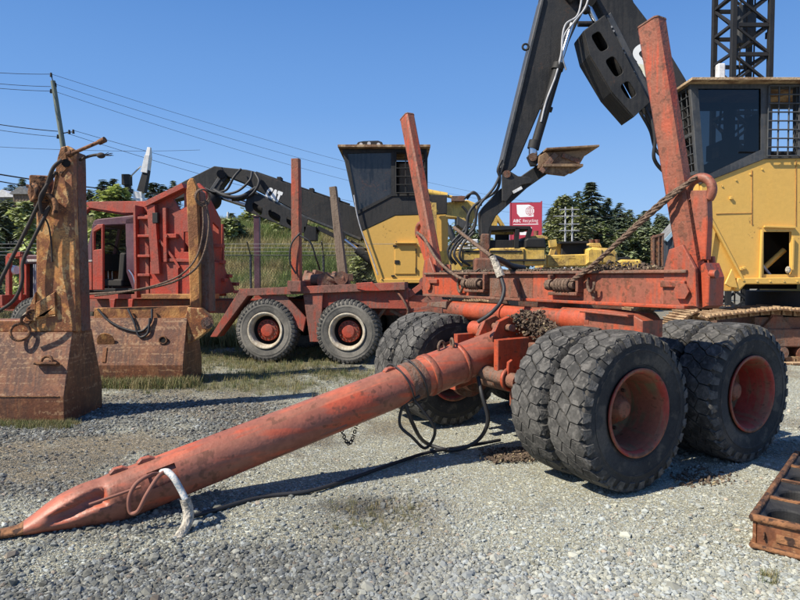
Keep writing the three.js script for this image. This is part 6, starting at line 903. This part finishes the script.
// ------------------------------------------------------------------ machines in the yard behind
{
  const Z = 23, o = thing('excavator', 'yellow excavator with a folded boom and black roll frame behind the trailer', 'excavator', [PZ(490, 280, Z).x, 0, -Z]), { at, plate } = tools(o);
  plate('body', M.yellowFar, o, 0, [[452, 249], [545, 247], [546, 265], [452, 266]], 2.4, [], .05); plate('counterweight', M.blackFlat, o, .05, [[525, 240], [528, 238], [545, 238], [547, 248], [525, 248]], 2.3, [], .05); plate('engine_hood', M.yellowFar, o, -.3, [[527, 236.5], [542, 235], [548, 237], [548, 239], [526, 239]], 1.6);
  for (const [x0, x1] of [[456, 480], [490, 522]]) plate('grille', M.blackFlat, o, .03, [[x0, 250.5], [x1, 250.5], [x1, 252.5], [x0, 252.5]], .03);
  plate('canopy', M.blackFlat, o, 0, [[487, 227.5], [490, 225.5], [530, 226], [532, 229], [518, 229], [487, 231]], 1.7); for (const [x, y0, x1, y1] of [[517, 228, 516, 248], [530, 229, 527, 240], [489, 230, 487, 250]]) for (const z of [-.1, -1.5]) new B().bar(at(x, y0, z), at(x1, y1, z), .2, .16, [1, 0, 0]).build('canopy_post', M.blackFlat, o);
  plate('cab_base', M.blackFlat, o, -.1, [[488, 240], [517, 240], [525, 243], [525, 249], [488, 249]], 1.5); plate('cab_rail', M.yellowFar, o, -.5, [[487, 232], [514, 232], [514, 234.5], [487, 234.5]], .2); new B().box(...at(502, 239, -.8), .5, .5, .5, 0, 0, 0, .06).build('seat', M.seat, o);
  const boom = plate('boom', M.yellowFar, o, -.6, [[436, 206], [440, 203], [468, 200], [478, 204], [477, 213], [472, 224], [464, 222], [456, 218], [438, 217]], .6, [], .03);
  new B().cyl(at(426, 192, -.4), at(447, 196, -.4), .13, .13, 14).cyl(at(447, 196, -.4), at(458, 198.5, -.4), .06, .06, 10).build('cylinder', M.yellowFar, boom); new B().box(...at(458, 199, -.4), .5, .2, .3).build('pivot', M.bunkRust, boom); new B().tube([at(464, 199, -.3), at(470, 194, -.2), at(476, 194, -.2), at(479, 200, -.2), at(478, 208, -.2)], .05, 30, 6).tube([at(467, 199, -.3), at(473, 192, -.2), at(479, 197, -.2), at(481, 206, -.2)], .05, 30, 6).build('hydraulic_hose', M.hose, boom);
  plate('bucket', M.frameGrey, o, -.5, [[457, 216], [464, 220], [472, 224], [468, 230], [462, 229], [457, 225]], 1.0, [], .03); plate('stick', M.yellowFar, o, -.8, [[493, 212], [496, 212], [506, 227], [502, 227]], .35); plate('stick', M.yellowFar, o, -.9, [[493, 212], [490, 228], [497, 228], [498, 218]], .35); new B().cyl(at(440, 218, -.6), at(442, 250, -.6), .14).cyl(at(437, 208, -.5), at(437, 262, -.5), .1).build('boom_post', M.yellowFar, o);
  { const b = new B(); b.bar(at(452, 244, -.1), at(487, 243, -.1), .05, .05).bar(at(452, 247, -.1), at(487, 246.5, -.1), .05, .05); for (const x of [453, 462, 471, 480]) b.bar(at(x, 244, -.1), at(x, 250, -.1), .05, .05, [1, 0, 0]); b.build('hand_rail', M.yellowFar, o); const c = new B(); c.bar(at(462, 250, .02), at(462, 265, .02), .03, .03, [1, 0, 0], 0).bar(at(485, 249, .02), at(485, 265, .02), .03, .03, [1, 0, 0], 0).bar(at(524, 249, .02), at(524, 265, .02), .03, .03, [1, 0, 0], 0).bar(at(452, 261, .03), at(545, 260, .03), .06, .08); c.build('panel_seam', M.blackFlat, o); new B().cyl(at(536, 236, -.8), at(536, 231, -.8), .08, .1, 10).build('exhaust', M.bunkRust, o); new B().cyl(at(448, 226, -.3), at(456, 246, -.3), .12).cyl(at(444, 216, -.3), at(448, 226, -.3), .06).build('cylinder', M.frameGrey, o); new B().tube([at(462, 206, .1), at(468, 214, .1), at(466, 226, .1), at(458, 238, .1), at(452, 250, .1)], .05, 40, 6).tube([at(474, 206, .1), at(476, 218, .1), at(470, 232, .1), at(462, 246, .1)], .05, 40, 6).build('hydraulic_hose', M.hose, o); plate('boom', M.yellowFar, o, -1.4, [[408, 190], [440, 196], [446, 200], [440, 206], [408, 198]], .4, [], .03); }
  for (const z of [-.1, -2.2]) new B().poly([[-2.6, .05], [2.2, .05], [2.6, .4], [2.4, .85], [-2.6, .9], [-2.95, .45]], z, .6, -1, [], .08).build('crawler_track', M.bunkRust, o);
}
{
  const Z = 25, o = thing('excavator', 'second yellow excavator with rounded counterweight, right of the black roll frame', 'excavator', [PZ(590, 280, Z).x, 0, -Z]), { at, plate } = tools(o);
  plate('body', M.yellowFar, o, 0, [[547, 255], [587, 254], [587, 266], [547, 267]], 2.3, [[[550, 257.5], [560, 257.5], [560, 260], [550, 260]], [[568, 257.5], [577, 257.5], [577, 260], [568, 260]]], .04); plate('cab_box', M.blackFlat, o, -.2, [[562, 243], [587, 242], [587, 255], [561, 255]], 1.8, [], .04); plate('cab_roof', M.blackFlat, o, .1, [[560, 241.5], [588, 241], [588, 243.3], [560, 243.6]], 2); plate('counterweight', M.yellowFar, o, .1, [[586, 249], [590, 246.5], [614, 248.5], [618, 253], [619, 265], [586, 265]], 2.4, [], .12);
  plate('engine_hood', M.yellowFar, o, -.3, [[588, 246.5], [590, 243], [600, 243], [602, 247]], 1.6); for (const x of [591.5, 597]) new B().cyl(at(x, 244, -.6), at(x, 239.5, -.6), .09, .12, 10).build('exhaust', M.bunkRust, o); const b = new B(); b.bar(at(549, 244, -.3), at(556, 243, -.3), .25, .3).bar(at(555, 243, -.3), at(551, 256, -.3), .16, .2, [1, 0, 0]).bar(at(558, 243, -.4), at(560, 256, -.4), .16, .2, [1, 0, 0]); b.build('boom_foot', M.yellowFar, o); new B().box(...at(602, 256, .12), .03, .5, .02).box(...at(608, 254, .12), .4, .03, .02).build('panel_seam', M.blackFlat, o);
  for (const z of [-.1, -2]) new B().poly([[-2, .05], [2.2, .05], [2.5, .4], [2.2, .8], [-2, .85], [-2.3, .45]], z, .6, -1, [], .08).build('crawler_track', M.bunkRust, o);
}
{
  const Z = 27, o = thing('loading_shovel', 'low yellow machine body glimpsed at the far end of the row behind the trailer', 'machine', [PZ(631, 280, Z).x, 0, -Z]), { at, plate } = tools(o);
  plate('body', M.yellowFar, o, 0, [[618, 261], [622, 259.5], [640, 259.5], [643, 262], [643, 272], [618, 272]], 1.8, [], .08); plate('skirt', M.blackFlat, o, -.1, [[616, 258], [630, 256.5], [631, 260], [616, 261]], 1.2); new B().poly([[-1.2, .05], [1.2, .05], [1.4, .4], [1.2, .7], [-1.2, .7], [-1.4, .4]], -.2, .5, -1, [], .08).build('crawler_track', M.bunkRust, o);
}
{
  const Z = 32, o = thing('white_van', 'white van glimpsed under the yellow excavator boom', 'van', [PZ(464, 280, Z).x, 0, -Z]), { at, plate } = tools(o);
  plate('body', M.whiteMetal, o, 0, [[452, 262], [452, 249], [458, 247], [461, 239.5], [478, 239], [482, 262]], 1.8, [[[460, 247], [462.5, 241.5], [469, 241.5], [469, 247]], [[471, 241.5], [477, 241.5], [478, 247], [471, 247]]], .06); plate('window', M.glassDark, o, -.06, [[459, 248], [462, 241], [479, 241], [479, 248]], .02, [], 0); for (const x of [457, 475]) new B().cyl([at(x, 262)[0], .35, .02], [at(x, 262)[0], .35, -.25], .35, .35, 20).build('wheel', M.blackFlat, o);
}
{
  const Z = 30, o = thing('rusty_crate', 'rusty brown steel bin left of the dark shed', 'bin', [PZ(657, 270, Z).x, 0, -Z]), { plate } = tools(o);
  plate('body', M.rustBare, o, 0, [[653, 236], [664, 233], [664, 277], [653, 277]], .3); for (const x of [654, 659, 663]) plate('rib', M.bunkRust, o, .05, [[x - .8, 235], [x + .8, 235], [x + .8, 277], [x - .8, 277]], .08); plate('rim', M.bunkRust, o, .06, [[652.5, 236.5], [664.5, 233], [664.5, 235], [652.5, 238.5]], .1);
}
// ------------------------------------------------------------------ steel cup rack at the lower right
{
  const c = GP(752, 549), o = thing('steel_rack', 'rusty black steel rack with round cup holes at the lower right corner', 'rack', [c.x, .0, c.z], .86), H = .2;
  // local x along the left edge (away), local z along the front edge (right)
  const P = .42, Q = .29, Lx = 4 * P, Lz = 3 * Q;
  new B().box(Lx / 2, .1, .01, Lx, .17, .02, 0, 0, 0, .006).build('side_plate', M.footRust, o); new B().box(Lx / 2, .1, Lz - .01, Lx, .17, .02, 0, 0, 0, .006).build('side_plate', M.footRust, o); for (const x of [.01, Lx - .01]) new B().box(x, .1, Lz / 2, .02, .17, Lz - .044, 0, 0, 0, .006).build('side_plate', M.footRust, o);
  for (const z of [0, Lz]) new B().cyl([0, H - .01, z], [Lx, H - .01, z], .021, .021, 12).build('rim_bar', M.rustBare, o); for (const x of [0, Lx]) new B().cyl([x, H - .01, -.01], [x, H - .01, Lz + .01], .023, .023, 12).build('rim_bar', M.rustBare, o);
  new B().cyl([0, .025, 0], [0, .025, Lz], .018, .018, 10).build('foot_bar', M.rustBare, o); new B().cyl([0, .025, 0], [Lx, .025, 0], .018, .018, 10).build('foot_bar', M.rustBare, o);
  for (const k of [1, 2, 3]) new B().box(k * P, H - .006, Lz / 2, .03, .03, Lz - .04, 0, 0, 0, .008).build('cross_web', M.rustBare, o); for (const k of [1, 2]) new B().box(Lx / 2, H - .008, k * Q, Lx - .04, .028, .026, 0, 0, 0, .008).build('cross_web', M.rustBare, o);
  for (let i = 0; i < 4; i++) for (let j = 0; j < 3; j++) {
    const x = (i + .5) * P, z = (j + .5) * Q, h = P / 2 - .014, hz = Q / 2 - .012, pos = [], ring = (k) => { const q = []; for (let a = 0; a < 40; a++) { const t = a / 40 * 6.2832, c = Math.cos(t), s = Math.sin(t), m = Math.max(Math.abs(c), Math.abs(s)), sq = [c / m * h, s / m * hz]; const R = [[0, sq, -.008], [.5, sq, -.022], [1, null, -.034], [1, null, -.045], [.96, null, -.15]][k], cr = [c * .128 * (k === 4 ? .9 : k === 2 ? 1.06 : 1), s * .104 * (k === 4 ? .9 : k === 2 ? 1.06 : 1)]; q.push(k < 2 ? [x + mix(sq[0], cr[0], R[0]), H + R[2], z + mix(sq[1], cr[1], R[0])] : [x + cr[0], H + R[2], z + cr[1]]); } return q; };
    const rs = [0, 1, 2, 3, 4].map(ring); for (let k = 0; k < 4; k++) for (let a = 0; a < 40; a++) { const b = (a + 1) % 40; pos.push(...rs[k][a], ...rs[k][b], ...rs[k + 1][b], ...rs[k][a], ...rs[k + 1][b], ...rs[k + 1][a]); }
    const g = new THREE.BufferGeometry(); g.setAttribute('position', new THREE.Float32BufferAttribute(pos, 3)); g.computeVertexNormals(); new B().add(g).build('cup_plate', M.black, o);
  }
  new B().box(-.002, .1, .3, .012, .05, .36, 0, 0, 0, .004).cyl([-.01, .1, .06], [-.01, .1, .065], .022).build('side_rib', M.rustBare, o); new B().box(Lx / 2, .02, Lz / 2, Lx - .06, .012, Lz - .06).build('base_plate', M.blackFlat, o);
}
camera.updateProjectionMatrix();
renderer.render(scene, camera);
